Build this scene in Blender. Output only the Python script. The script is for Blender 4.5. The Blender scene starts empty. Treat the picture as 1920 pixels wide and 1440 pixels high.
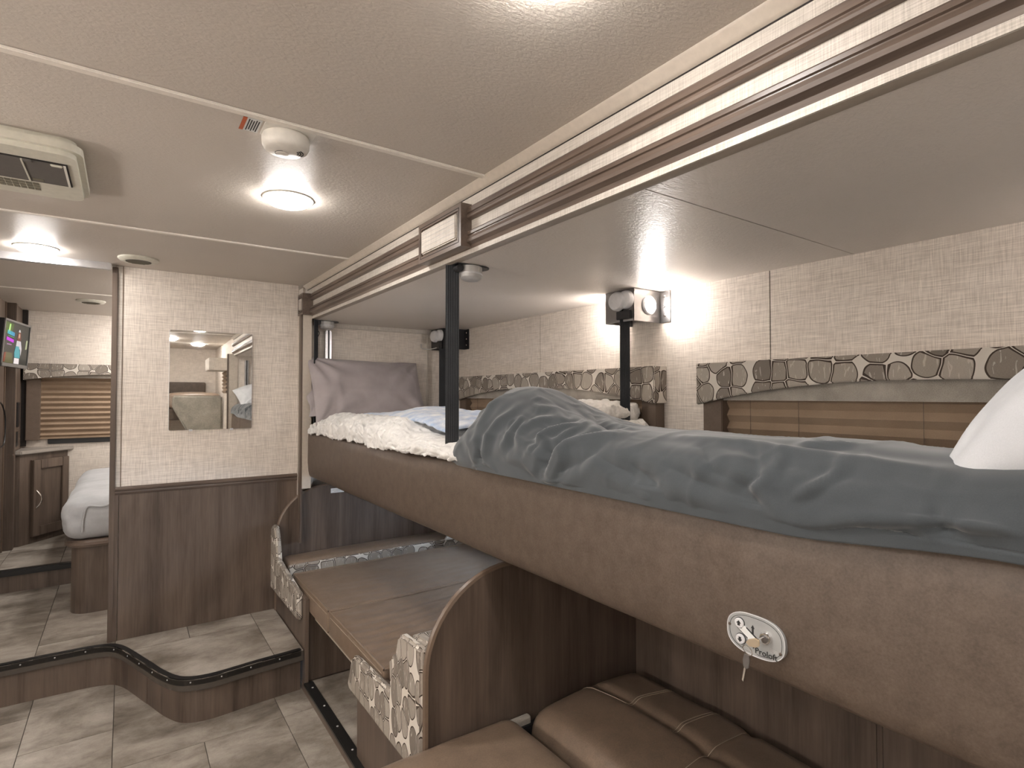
import bpy, bmesh, math, random
import numpy as np
from mathutils import Vector, Matrix
random.seed(4)
S = bpy.context.scene
COL = S.collection
R = math.radians

# ------------------------------------------------------------------ camera, world, exposure
cam_d = bpy.data.cameras.new('camera')
cam_d.sensor_width = 36.0
cam_d.lens = 36.0 * 1040 / 1920
cam_d.clip_start = 0.02
cam = bpy.data.objects.new('camera', cam_d)
COL.objects.link(cam)
cam.location = (0, 0, 1.47)
cam.rotation_euler = (R(91.2), 0, R(-34.9))
S.camera = cam
W = bpy.data.worlds.new('world'); S.world = W
W.use_nodes = True
W.node_tree.nodes['Background'].inputs[0].default_value = (.62, .78, 1.0, 1)
W.node_tree.nodes['Background'].inputs[1].default_value = 3.5
S.view_settings.view_transform = 'Standard'
S.view_settings.look = 'None'
S.view_settings.gamma = 1
S.view_settings.use_curve_mapping = False
S.view_settings.exposure = 2.4
LAMP = 21.0          # emission of the dome lamps
PUCK = 44.0          # emission of the bunk reading light
ZC, ZL, ZR, ZB, ZS = 2.14, 0.02, 0.22, 0.36, 1.93   # ceiling, lower floor, raised floor, bedroom floor, slide ceiling

# ------------------------------------------------------------------ material helpers
def newmat(name):
    m = bpy.data.materials.new(name); m.use_nodes = True
    nt = m.node_tree; b = nt.nodes['Principled BSDF']
    return m, nt, b
def nd(nt, typ, **kw):
    n = nt.nodes.new(typ)
    for k, v in kw.items():
        if k.startswith('i_'):
            n.inputs[k[2:]].default_value = v
        else:
            setattr(n, k, v)
    return n
def ramp(nt, fac, stops):
    r = nt.nodes.new('ShaderNodeValToRGB')
    e = r.color_ramp.elements
    while len(e) < len(stops): e.new(0.5)
    for i, (p, c) in enumerate(stops):
        e[i].position = p; e[i].color = (*c, 1)
    nt.links.new(fac, r.inputs[0])
    return r.outputs[0]
def coords(nt, scale, kind='Object', rnd=False):
    tc = nt.nodes.new('ShaderNodeTexCoord')
    mp = nt.nodes.new('ShaderNodeMapping')
    mp.inputs['Scale'].default_value = scale
    nt.links.new(tc.outputs[kind], mp.inputs[0])
    if rnd:
        oi = nt.nodes.new('ShaderNodeObjectInfo')
        ml = nd(nt, 'ShaderNodeMath', operation='MULTIPLY'); ml.inputs[1].default_value = 37.0
        nt.links.new(oi.outputs['Random'], ml.inputs[0])
        nt.links.new(ml.outputs[0], mp.inputs['Location'])
    return mp.outputs[0]
def noise(nt, vec, scale, detail=4, rough=.55, dist=0.0):
    n = nd(nt, 'ShaderNodeTexNoise'); n.inputs['Scale'].default_value = scale
    n.inputs['Detail'].default_value = detail; n.inputs['Roughness'].default_value = rough
    n.inputs['Distortion'].default_value = dist
    nt.links.new(vec, n.inputs['Vector'])
    return n.outputs[0]
def math_(nt, op, a, b=None, c=None):
    n = nd(nt, 'ShaderNodeMath', operation=op)
    for i, v in enumerate((a, b, c)):
        if v is None: continue
        if isinstance(v, (int, float)): n.inputs[i].default_value = v
        else: nt.links.new(v, n.inputs[i])
    return n.outputs[0]
def mix(nt, fac, a, b, mode='MIX'):
    n = nd(nt, 'ShaderNodeMix', data_type='RGBA', blend_type=mode)
    for i, v in ((0, fac), (6, a), (7, b)):
        if isinstance(v, (int, float)): n.inputs[i].default_value = v
        elif isinstance(v, tuple): n.inputs[i].default_value = (*v, 1) if len(v) == 3 else v
        else: nt.links.new(v, n.inputs[i])
    return n.outputs[2]
def bump(nt, b, h, strength, dist=.002):
    n = nd(nt, 'ShaderNodeBump'); n.inputs['Strength'].default_value = strength
    n.inputs['Distance'].default_value = dist
    nt.links.new(h, n.inputs['Height']); nt.links.new(n.outputs[0], b.inputs['Normal'])
def plain(name, col, rough=.5, metal=0.0, spec=.5, emit=None, es=0):
    m, nt, b = newmat(name)
    b.inputs['Base Color'].default_value = (*col, 1)
    b.inputs['Roughness'].default_value = rough
    b.inputs['Metallic'].default_value = metal
    b.inputs['Specular IOR Level'].default_value = spec
    if emit:
        b.inputs['Emission Color'].default_value = (*emit, 1)
        b.inputs['Emission Strength'].default_value = es
    nz = noise(nt, coords(nt, (1, 1, 1)), 60, 2)
    nt.links.new(ramp(nt, nz, [(.3, tuple(c * .94 for c in col)), (.7, tuple(min(1, c * 1.05) for c in col))]), b.inputs['Base Color'])
    return m
def linen(name, lo, hi, rough=.62):
    m, nt, b = newmat(name)
    a = noise(nt, coords(nt, (1, 1, .035)), 420, 2)
    c = noise(nt, coords(nt, (.035, .035, 1)), 420, 2)
    d = noise(nt, coords(nt, (1, 1, 1)), 900, 1)
    s = math_(nt, 'ADD', math_(nt, 'ADD', a, c), math_(nt, 'MULTIPLY', d, .25))
    s = math_(nt, 'MULTIPLY', s, .5)
    nt.links.new(ramp(nt, s, [(.42, lo), (.70, hi)]), b.inputs['Base Color'])
    b.inputs['Roughness'].default_value = rough
    b.inputs['Specular IOR Level'].default_value = .35
    bump(nt, b, s, .18, .0015)
    return m
def wood(name, dark, light, axis='z', rough=.42, spec=.5):
    sc = {'z': (1, 1, .045), 'y': (1, .045, 1), 'x': (.045, 1, 1)}[axis]
    m, nt, b = newmat(name)
    v = coords(nt, sc, rnd=True)
    big = noise(nt, v, 13, 3, .6, .6)
    fine = noise(nt, v, 120, 4, .65)
    sk = noise(nt, coords(nt, tuple(.35 if s < 1 else 1 for s in sc), rnd=True), 5.5, 3, .55, .8)
    s = math_(nt, 'ADD', math_(nt, 'MULTIPLY', big, .5), math_(nt, 'MULTIPLY', fine, .28))
    s = math_(nt, 'ADD', s, math_(nt, 'MULTIPLY', sk, .30))
    mid = tuple((a + c) / 2 for a, c in zip(dark, light))
    nt.links.new(ramp(nt, s, [(.40, dark), (.54, mid), (.70, light)]), b.inputs['Base Color'])
    b.inputs['Roughness'].default_value = rough
    b.inputs['Specular IOR Level'].default_value = spec
    bump(nt, b, fine, .12, .0008)
    return m
def leather(name, lo, hi, rough=.42, scale=26, bs=.2):
    m, nt, b = newmat(name)
    v = coords(nt, (1, 1, 1), rnd=True)
    a = noise(nt, v, scale, 5, .7)
    c = noise(nt, v, 240, 3, .65)
    s = math_(nt, 'ADD', math_(nt, 'MULTIPLY', a, .55), math_(nt, 'MULTIPLY', c, .45))
    nt.links.new(ramp(nt, s, [(.36, lo), (.64, hi)]), b.inputs['Base Color'])
    b.inputs['Roughness'].default_value = rough
    b.inputs['Specular IOR Level'].default_value = .45
    bump(nt, b, c, bs, .0012)
    return m
def cloth(name, lo, hi, rough=.9, scale=500, bs=.15, sheen=.25, big=8):
    m, nt, b = newmat(name)
    v = coords(nt, (1, 1, 1))
    a = noise(nt, v, big, 3, .6)
    c = noise(nt, v, scale, 2, .6)
    s = math_(nt, 'ADD', math_(nt, 'MULTIPLY', a, .6), math_(nt, 'MULTIPLY', c, .4))
    nt.links.new(ramp(nt, s, [(.35, lo), (.65, hi)]), b.inputs['Base Color'])
    b.inputs['Roughness'].default_value = rough
    b.inputs['Specular IOR Level'].default_value = .2
    b.inputs['Sheen Weight'].default_value = sheen
    bump(nt, b, c, bs, .001)
    return m
def ceiling_mat(name, col, rough):
    m, nt, b = newmat(name)
    v = coords(nt, (1, 1, 1))
    st = noise(nt, coords(nt, (.55, 1, 1)), 150, 4, .6, .4)
    a = noise(nt, v, 3, 2)
    nt.links.new(ramp(nt, a, [(.3, tuple(c * .96 for c in col)), (.7, col)]), b.inputs['Base Color'])
    b.inputs['Roughness'].default_value = rough
    b.inputs['Specular IOR Level'].default_value = .22
    bump(nt, b, st, .45, .004)
    return m
def tile_mat(name):
    m, nt, b = newmat(name)
    v = coords(nt, (1.0, 1.45, 1), rnd=True)
    a = noise(nt, v, 3.4, 9, .66, .25)
    c = noise(nt, coords(nt, (1, 1.6, 1), rnd=True), 42, 6, .8, .2)
    d = noise(nt, coords(nt, (1, 1, 1), rnd=True), 160, 2)
    base = ramp(nt, a, [(.34, (.15, .126, .101)), (.46, (.26, .227, .19)), (.55, (.36, .32, .275)), (.68, (.47, .43, .375))])
    crack = ramp(nt, c, [(.30, (.62, .60, .57)), (.42, (1, 1, 1)), (.60, (1, 1, 1)), (.72, (1.16, 1.15, 1.13))])
    col = mix(nt, 1.0, base, crack, 'MULTIPLY')
    col = mix(nt, .25, col, ramp(nt, d, [(.3, (.75, .75, .75)), (.7, (1.1, 1.1, 1.1))]), 'MULTIPLY')
    nt.links.new(col, b.inputs['Base Color'])
    b.inputs['Roughness'].default_value = .46
    b.inputs['Specular IOR Level'].default_value = .4
    bump(nt, b, c, .12, .0015)
    return m
def pebble(name, sx=13.5, sy=13.0, gap=.025, tint=(1, 1, 1)):
    m, nt, b = newmat(name)
    uv = coords(nt, (sx, sy, 1), 'UV')
    wob = nd(nt, 'ShaderNodeTexNoise'); wob.inputs['Scale'].default_value = .9; wob.inputs['Detail'].default_value = 1
    nt.links.new(uv, wob.inputs['Vector'])
    vv = nd(nt, 'ShaderNodeVectorMath', operation='MULTIPLY_ADD')
    nt.links.new(wob.outputs[1], vv.inputs[0]); vv.inputs[1].default_value = (.35, .35, 0); nt.links.new(uv, vv.inputs[2])
    out = []
    for f in ('F1', 'F2'):
        n = nd(nt, 'ShaderNodeTexVoronoi', voronoi_dimensions='2D', feature=f)
        n.inputs['Scale'].default_value = 1; n.inputs['Randomness'].default_value = .6
        nt.links.new(vv.outputs[0], n.inputs['Vector']); out.append(n)
    df = math_(nt, 'SUBTRACT', out[1].outputs['Distance'], out[0].outputs['Distance'])
    # round the stones: the far corners of a cell are cloth, not stone
    lim = math_(nt, 'SUBTRACT', .60, out[0].outputs['Distance'])
    df = math_(nt, 'MINIMUM', df, math_(nt, 'MULTIPLY', lim, 2.0))
    sep = nd(nt, 'ShaderNodeSeparateColor'); nt.links.new(out[0].outputs['Color'], sep.inputs[0])
    t = lambda c: tuple(a * b_ for a, b_ in zip(c, tint))
    stone = ramp(nt, sep.outputs[0], [(.0, t((.20, .172, .145))), (.4, t((.30, .262, .222))), (.75, t((.36, .318, .27))), (1, t((.42, .375, .325)))])
    th = noise(nt, coords(nt, (1, 6, 1), 'UV'), 260, 2)
    stone = mix(nt, .45, stone, ramp(nt, th, [(.3, (.6, .6, .6)), (.7, (1.3, 1.3, 1.3))]), 'MULTIPLY')
    streak = noise(nt, coords(nt, (1.6, .35, 1), 'UV'), 60, 1, .5, 1.0)
    stone = mix(nt, math_(nt, 'MULTIPLY', math_(nt, 'GREATER_THAN', streak, .66), .7), stone, t((.55, .50, .44)))
    inside = math_(nt, 'GREATER_THAN', df, gap + .10)
    line = math_(nt, 'GREATER_THAN', df, gap)
    col = mix(nt, line, t((.66, .615, .55)), (.065, .048, .037))
    col = mix(nt, inside, col, stone)
    nt.links.new(col, b.inputs['Base Color'])
    b.inputs['Roughness'].default_value = .85; b.inputs['Specular IOR Level'].default_value = .2
    bump(nt, b, th, .12, .001)
    return m
def emis(name, col, st, base=.8):
    m, nt, b = newmat(name)
    b.inputs['Base Color'].default_value = (base, base, base, 1)
    b.inputs['Emission Color'].default_value = (*col, 1); b.inputs['Emission Strength'].default_value = st
    if base < .1: b.inputs['Specular IOR Level'].default_value = .08; b.inputs['Roughness'].default_value = .2
    return m
def glass_mat(name):
    m = bpy.data.materials.new(name); m.use_nodes = True; nt = m.node_tree; nt.nodes.clear()
    o = nt.nodes.new('ShaderNodeOutputMaterial'); t = nt.nodes.new('ShaderNodeBsdfTransparent'); g = nt.nodes.new('ShaderNodeBsdfGlossy')
    g.inputs['Roughness'].default_value = .02; x = nt.nodes.new('ShaderNodeMixShader')
    f = nt.nodes.new('ShaderNodeFresnel'); nt.links.new(f.outputs[0], x.inputs[0])
    nt.links.new(t.outputs[0], x.inputs[1]); nt.links.new(g.outputs[0], x.inputs[2]); nt.links.new(x.outputs[0], o.inputs[0])
    return m

M = dict(
    ceil=ceiling_mat('textured_ceiling_vinyl', (.58, .525, .468), .46),
    ceil_s=ceiling_mat('slide_ceiling_vinyl', (.68, .625, .57), .36),
    strip=plain('cream_joint_strip', (.78, .73, .66), .4),
    linen=linen('linen_wallcovering', (.50, .44, .385), (.80, .73, .65)),
    linen_w=linen('pale_linen', (.40, .36, .315), (.62, .575, .515), .5),
    cream=plain('cream_trim', (.50, .44, .37), .4),
    lip=plain('tan_lip', (.30, .255, .21), .4),
    wood=wood('dark_oak_vertical', (.060, .043, .033), (.165, .122, .095), 'z'),
    wood_y=wood('dark_oak_along', (.060, .042, .033), (.17, .124, .096), 'y', .33, .55),
    wood_x=wood('dark_oak_across', (.060, .042, .033), (.17, .124, .096), 'x', .38),
    edge=plain('wood_edge_band', (.15, .105, .075), .3),
    gap=plain('dark_shadow_gap', (.016, .012, .01), .8),
    leather=leather('brown_leatherette', (.070, .050, .037), (.116, .086, .065), .5),
    leather_c=leather('tan_brown_cushion_leatherette', (.165, .119, .086), (.250, .181, .130), .32, 14),
    pebble=pebble('pebble_print_cloth'),
    pebble_g=pebble('pebble_print_guard', 21, 12, .03),
    tweed=cloth('grey_tweed', (.24, .215, .185), (.46, .42, .365), .9, 380, .3),
    tile=tile_mat('stone_look_tile'),
    grout=plain('tile_joint', (.075, .062, .05), .8),
    black=plain('black_rubber', (.012, .012, .012), .38),
    blackm=plain('black_metal', (.022, .022, .024), .3, .3),
    gun=plain('brushed_dark_steel', (.24, .23, .23), .28, .85),
    web=cloth('black_webbing', (.016, .017, .019), (.032, .034, .037), .6, 300, .2, .1),
    alu=plain('aluminium', (.72, .72, .74), .25, .9),
    brass=plain('worn_brass', (.62, .52, .38), .3, .7),
    chrome=plain('chrome', (.82, .80, .77), .12, 1.0),
    grey=plain('grey_plastic', (.46, .45, .44), .4),
    lgrey=plain('light_grey_plastic', (.60, .60, .61), .35),
    ivory=plain('ivory_plastic', (.64, .62, .53), .38),
    white=plain('white_plastic', (.72, .69, .63), .4),
    panelgrey=plain('brushed_silver_panel', (.40, .41, .41), .32, .3),
    print=plain('black_print', (.012, .012, .012), .6),
    whitep=plain('white_print', (.72, .73, .72), .6),
    orange=plain('orange_print', (.50, .105, .03), .6),
    mesh=plain('grey_filter_mesh', (.115, .105, .095), .7),
    slot=plain('olive_dark_slot', (.16, .145, .105), .7),
    shade=cloth('tan_pleated_shade', (.26, .185, .125), (.33, .24, .165), .85, 300, .1, .1),
    leg=leather('brown_window_vinyl', (.115, .082, .060), (.15, .108, .08), .55),
    duvet=cloth('charcoal_comforter', (.040, .047, .052), (.058, .066, .072), .85, 700, .1, .35),
    sheetg=cloth('grey_bed_sheet', (.33, .335, .345), (.44, .445, .455), .85, 500, .1, .2),
    pillow=cloth('taupe_grey_pillowcase', (.31, .275, .275), (.385, .345, .345), .9, 600, .08, .2),
    wpillow=cloth('white_pillowcase', (.44, .45, .465), (.53, .54, .555), .9, 600, .08, .2),
    wcloth=cloth('white_plush_blanket', (.56, .545, .52), (.74, .72, .69), .95, 130, .5, .4, 25),
    fluff=cloth('white_sherpa', (.58, .545, .50), (.78, .74, .69), .95, 90, .9, .5, 40),
    counter=plain('mottled_countertop', (.30, .27, .24), .35),
    suede=cloth('grey_suede', (.20, .185, .155), (.34, .315, .27), .9, 60, .3, .3, 6),
    thread=plain('cream_thread', (.50, .42, .33), .6),
    lamp=emis('lamp_diffuser', (1.0, .955, .915), LAMP),
    puck=emis('puck_lens', (1.0, .94, .90), PUCK),
    puck2=emis('fill_puck_lens', (1.0, .94, .90), PUCK * .55),  # lens of the added fill light at the near end
    globe=emis('fill_globe', (1.0, .955, .915), 27.0),  # glow of the added fill globes
    mirror=plain('mirror_silver', (.88, .88, .86), .015, 1.0),
    glass=glass_mat('window_glass'),
)
def blue_mat():
    m, nt, b = newmat('blue_white_plush_blanket')
    v = coords(nt, (1, 1, 1))
    ch = nd(nt, 'ShaderNodeTexVoronoi', distance='CHEBYCHEV'); ch.inputs['Scale'].default_value = 16
    nt.links.new(v, ch.inputs['Vector'])
    a = noise(nt, v, 22, 3)
    s = math_(nt, 'ADD', math_(nt, 'MULTIPLY', ch.outputs['Distance'], .45), math_(nt, 'MULTIPLY', a, .6))
    nt.links.new(ramp(nt, s, [(.36, (.33, .43, .60)), (.52, (.50, .56, .66)), (.68, (.70, .72, .74))]), b.inputs['Base Color'])
    b.inputs['Roughness'].default_value = .95; b.inputs['Sheen Weight'].default_value = .4
    bump(nt, b, noise(nt, v, 110, 3), .6, .003)
    return m
M['blue'] = blue_mat()

# ------------------------------------------------------------------ mesh helpers (world coordinates in, parent offset removed)
def B(): return bmesh.new()
def box(bm, x0, x1, y0, y1, z0, z1):
    v = [bm.verts.new((x, y, z)) for x in (x0, x1) for y in (y0, y1) for z in (z0, z1)]
    for f in ((0, 1, 3, 2), (4, 6, 7, 5), (0, 4, 5, 1), (2, 3, 7, 6), (0, 2, 6, 4), (1, 5, 7, 3)):
        bm.faces.new([v[i] for i in f])
    return bm
def prism(bm, pts, axis, a, b):
    def P(p, t): return {'x': (t, p[0], p[1]), 'y': (p[0], t, p[1]), 'z': (p[0], p[1], t)}[axis]
    A = [bm.verts.new(P(p, a)) for p in pts]; C = [bm.verts.new(P(p, b)) for p in pts]
    n = len(pts)
    bm.faces.new(A); bm.faces.new(C[::-1])
    for i in range(n):
        bm.faces.new((A[i], C[i], C[(i + 1) % n], A[(i + 1) % n]))
    return bm
def tube(bm, path, r, seg=8, caps=True, rad=None):
    path = [Vector(p) for p in path]; rings = []
    up = None
    for i, p in enumerate(path):
        t = (path[min(i + 1, len(path) - 1)] - path[max(i - 1, 0)]).normalized()
        if up is None:
            up = Vector((0, 0, 1)) if abs(t.z) < .9 else Vector((1, 0, 0))
        u = (up - t * up.dot(t)).normalized(); w = t.cross(u); up = u
        rr = rad[i] if rad else r
        rings.append([bm.verts.new(p + (u * math.cos(k * 2 * math.pi / seg) + w * math.sin(k * 2 * math.pi / seg)) * rr) for k in range(seg)])
    for a, b in zip(rings, rings[1:]):
        for k in range(seg):
            bm.faces.new((a[k], a[(k + 1) % seg], b[(k + 1) % seg], b[k]))
    if caps: bm.faces.new(rings[0][::-1]); bm.faces.new(rings[-1])
    return bm
def lathe(bm, prof, c, axis=(0, 0, 1), seg=28, ell=1.0):
    ax = Vector(axis).normalized()
    u = ax.orthogonal().normalized() if abs(ax.z) > .9 else Vector((0, 0, 1)).cross(ax).normalized()
    w = ax.cross(u); c = Vector(c); rings = []
    for r, h in prof:
        if r < 1e-5: rings.append([bm.verts.new(c + ax * h)])
        else: rings.append([bm.verts.new(c + ax * h + (u * ell * math.cos(k * 2 * math.pi / seg) + w * math.sin(k * 2 * math.pi / seg)) * r) for k in range(seg)])
    for a, b in zip(rings, rings[1:]):
        for k in range(seg):
            q = [a[k % len(a)], a[(k + 1) % len(a)], b[(k + 1) % len(b)], b[k % len(b)]]
            q = list(dict.fromkeys(q))
            if len(q) > 2: bm.faces.new(q)
    for r in (rings[0], rings[-1]):
        if len(r) > 2: bm.faces.new(r)
    return bm
def grid(bm, P, wrap_u=False, wrap_v=False):
    P = np.asarray(P); n, m = P.shape[:2]
    V = [[bm.verts.new(P[i, j]) for j in range(m)] for i in range(n)]
    for i in range(n if wrap_u else n - 1):
        for j in range(m if wrap_v else m - 1):
            bm.faces.new((V[i][j], V[(i + 1) % n][j], V[(i + 1) % n][(j + 1) % m], V[i][(j + 1) % m]))
    return V
def rbox(bm, x0, x1, y0, y1, z0, z1, r, n=8, bulge=(0, 0, 0, 0, 0, 0), disp=None):
    """rounded soft box; bulge = -x,+x,-y,+y,-z,+z"""
    c = np.array([(x0 + x1) / 2, (y0 + y1) / 2, (z0 + z1) / 2]); h = np.array([x1 - x0, y1 - y0, z1 - z0]) / 2
    r = min(r, h.min() * .999)
    def samp(hh):
        e = np.array([1 - math.cos(a) for a in np.linspace(0, math.pi / 2, 5)]) * r / hh
        mid = np.linspace(-1 + r / hh, 1 - r / hh, n + 1)
        return np.unique(np.round(np.concatenate([-1 + e, mid, 1 - e]), 6))
    for ax in range(3):
        o = [a for a in range(3) if a != ax]
        for s in (-1, 1):
            su, sv = samp(h[o[0]]), samp(h[o[1]])
            U, Vv = np.meshgrid(su, sv, indexing='ij')
            p = np.zeros(U.shape + (3,)); p[..., ax] = s; p[..., o[0]] = U; p[..., o[1]] = Vv
            q = p * h; inner = np.clip(q, -(h - r), h - r); d = q - inner
            L = np.linalg.norm(d, axis=-1, keepdims=True); L[L < 1e-9] = 1
            q = inner + d / L * r
            nn = q / h
            for k, bv in enumerate(bulge):
                if bv:
                    a_, sg = k // 2, (-1 if k % 2 == 0 else 1)
                    oo = [t for t in range(3) if t != a_]
                    f = np.clip(nn[..., a_] * sg, 0, 1) * np.clip(1 - np.abs(nn[..., oo[0]]) ** 2.5, 0, 1) * np.clip(1 - np.abs(nn[..., oo[1]]) ** 2.5, 0, 1)
                    q[..., a_] += sg * bv * f
            q = q + c
            if disp is not None: q = disp(q)
            grid(bm, q)
    bmesh.ops.remove_doubles(bm, verts=bm.verts, dist=1e-5)
    return bm
def wl(o):
    v = Vector((0, 0, 0))
    while o is not None:
        v += o.location; o = o.parent
    return v
def mesh_from(name, bm, mat, smooth=False, bevel=0, seg=2, off=None, angle=38):
    bmesh.ops.recalc_face_normals(bm, faces=bm.faces)
    if bevel:
        ed = [e for e in bm.edges if len(e.link_faces) == 2 and e.calc_face_angle(0) > R(30)]
        bmesh.ops.bevel(bm, geom=ed, offset=bevel, segments=seg, affect='EDGES', clamp_overlap=True)
    uvl = bm.loops.layers.uv.verify()
    bm.normal_update()
    for f in bm.faces:
        n = f.normal; a = max(range(3), key=lambda k: abs(n[k]))
        for l in f.loops:
            p = l.vert.co
            l[uvl].uv = ((p.y, p.z), (p.x, p.z), (p.x, p.y))[a]
    if off is not None:
        bmesh.ops.translate(bm, verts=bm.verts, vec=-off)
    me = bpy.data.meshes.new(name); bm.to_mesh(me); bm.free()
    if smooth or bevel:
        for p in me.polygons: p.use_smooth = True
        me.set_sharp_from_angle(angle=R(angle))
    if mat is not None: me.materials.append(M[mat] if isinstance(mat, str) else mat)
    return me
def obj(name, bm, mat, parent=None, smooth=False, bevel=0, seg=2, local=False, angle=38):
    me = mesh_from(name, bm, mat, smooth, bevel, seg, None if (local or parent is None) else wl(parent), angle)
    o = bpy.data.objects.new(name, me); COL.objects.link(o)
    if parent is not None: o.parent = parent
    return o
def thing(name, label, cat, loc=(0, 0, 0), rotz=0, group=None):
    o = bpy.data.objects.new(name, None); COL.objects.link(o)
    o.empty_display_size = .05
    o.location = loc; o.rotation_euler = (0, 0, rotz); o['label'] = label; o['category'] = cat
    if group: o['group'] = group
    return o
def tag(o, label, cat, group=None):
    o['label'] = label; o['category'] = cat
    if group: o['group'] = group
    return o
def struct(name, bm, mat, label, cat, **k):
    o = obj(name, bm, mat, **k); o['kind'] = 'structure'; o['label'] = label; o['category'] = cat
    return o
def subsurf(o, lv=1):
    md = o.modifiers.new('subsurf', 'SUBSURF'); md.levels = lv; md.render_levels = lv
def catmull(P, n=8):
    P = [np.array(p, float) for p in P]; out = []
    Q = [2 * P[0] - P[1]] + P + [2 * P[-1] - P[-2]]
    for i in range(1, len(Q) - 2):
        for t in np.linspace(0, 1, n, endpoint=False):
            a, b, c, d = Q[i - 1:i + 3]
            out.append(.5 * (2 * b + (c - a) * t + (2 * a - 5 * b + 4 * c - d) * t * t + (3 * b - a - 3 * c + d) * t ** 3))
    out.append(P[-1]); return out
def vnoise(p, scale, seed=0):
    """cheap smooth value noise, p (...,3)"""
    q = p * scale + seed * 17.13
    i = np.floor(q).astype(int); f = q - i; f = f * f * (3 - 2 * f)
    def h(a, b, c):
        n = (a * 374761393 + b * 668265263 + c * 2147483647 + seed * 974711) & 0x7fffffff
        n = ((n ^ (n >> 13)) * 1274126177) & 0x7fffffff
        return ((n ^ (n >> 16)) & 0xffff) / 65535.0
    x, y, z = i[..., 0], i[..., 1], i[..., 2]; fx, fy, fz = f[..., 0], f[..., 1], f[..., 2]
    L = lambda a, b, t: a + (b - a) * t
    return L(L(L(h(x, y, z), h(x + 1, y, z), fx), L(h(x, y + 1, z), h(x + 1, y + 1, z), fx), fy),
             L(L(h(x, y, z + 1), h(x + 1, y, z + 1), fx), L(h(x, y + 1, z + 1), h(x + 1, y + 1, z + 1), fx), fy), fz) - .5
def arc(cx, cy, r, a0, a1, n=10, ry=None):
    ry = r if ry is None else ry
    return [(cx + r * math.cos(a0 + (a1 - a0) * k / n), cy + ry * math.sin(a0 + (a1 - a0) * k / n)) for k in range(n + 1)]
def clip(poly, x0, x1, y0, y1):
    for ax, val, sg in ((0, x0, 1), (0, x1, -1), (1, y0, 1), (1, y1, -1)):
        out = []
        for i in range(len(poly)):
            a, b = poly[i - 1], poly[i]
            ia, ib = (a[ax] - val) * sg >= 0, (b[ax] - val) * sg >= 0
            if ia != ib:
                t = (val - a[ax]) / (b[ax] - a[ax]); out.append((a[0] + (b[0] - a[0]) * t, a[1] + (b[1] - a[1]) * t))
            if ib: out.append(b)
        poly = out
        if len(poly) < 3: return []
    res = []
    for p in poly:
        if not res or math.dist(p, res[-1]) > 1e-4: res.append(p)
    if len(res) > 2 and math.dist(res[0], res[-1]) < 1e-4: res.pop()
    return res if len(res) > 2 else []
def area(p): return abs(sum(p[i - 1][0] * p[i][1] - p[i][0] * p[i - 1][1] for i in range(len(p)))) / 2

# ------------------------------------------------------------------ the shell: floors
def tile_layout(y_off, x_lo=-1.555, x_hi=1.3, ylo=-2.6, yhi=6.0):
    """strips .63 m wide: pairs of narrow tiles alternating with one wide tile"""
    L = .646; out = []
    xs = -.025 - .63 * 3; k = 0
    while xs < x_hi:
        y = y_off - L * 12 + (k % 2) * L; i = 0
        while y < yhi:
            pair = (i % 2 == 0) if k != 2 else True
            if pair: out += [(xs, xs + .315, y, y + L), (xs + .315, xs + .63, y + (L * .5 if k == 2 else 0), y + L + (L * .5 if k == 2 else 0))]
            else: out.append((xs, xs + .63, y, y + L))
            y += L; i += 1
        xs += .63; k += 1
    return out
def tiled_floor(name, poly, z, thick, y_off, label, kind_label):
    bm = B(); prism(bm, poly, 'z', z - thick, z - .003)
    f = struct(name, bm, 'grout', label, 'floor')
    for (x0, x1, y0, y1) in tile_layout(y_off):
        g = .0016
        pc = clip(poly, x0 + g, x1 - g, y0 + g, y1 - g)
        if not pc or area(pc) < .0015: continue
        bm = B(); prism(bm, pc, 'z', z - .004, z)
        obj('floor_tile', bm, 'tile', f)
    return f
low = [(-1.5, -2.2), (.74, -2.2), (.74, 2.9), (.2, 2.99), (-.05, 3.52), (-1.5, 3.54)]
tiled_floor('floor', low, ZL, .05, 2.668, 'lower floor of mottled beige stone tiles along the aisle', 'tile')
edge = catmull([(-1.5, 3.475), (-.9, 3.475), (-.46, 3.475), (-.24, 3.47), (-.10, 3.457), (-.02, 3.40), (.07, 3.17), (.144, 2.968), (.215, 2.855), (.33, 2.815), (.52, 2.832), (.728, 2.845)], 8)
edge = [tuple(p) for p in edge]
raised = edge + [(.734, 2.845), (.734, 3.49), (.86, 3.50), (.9, 3.56), (.9, 4.75), (-1.5, 4.75)]
fr = tiled_floor('floor_raised', raised, ZR, .05, 3.322 + .646, 'raised floor of mottled stone tiles behind the curved step', 'tile')
tiled_floor('floor_bedroom', [(-1.5, 4.76), (.9, 4.76), (.9, 5.76), (-1.5, 5.76)], ZB, .05, 4.6, 'tiled bedroom floor up one step behind the doorway', 'tile')
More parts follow.
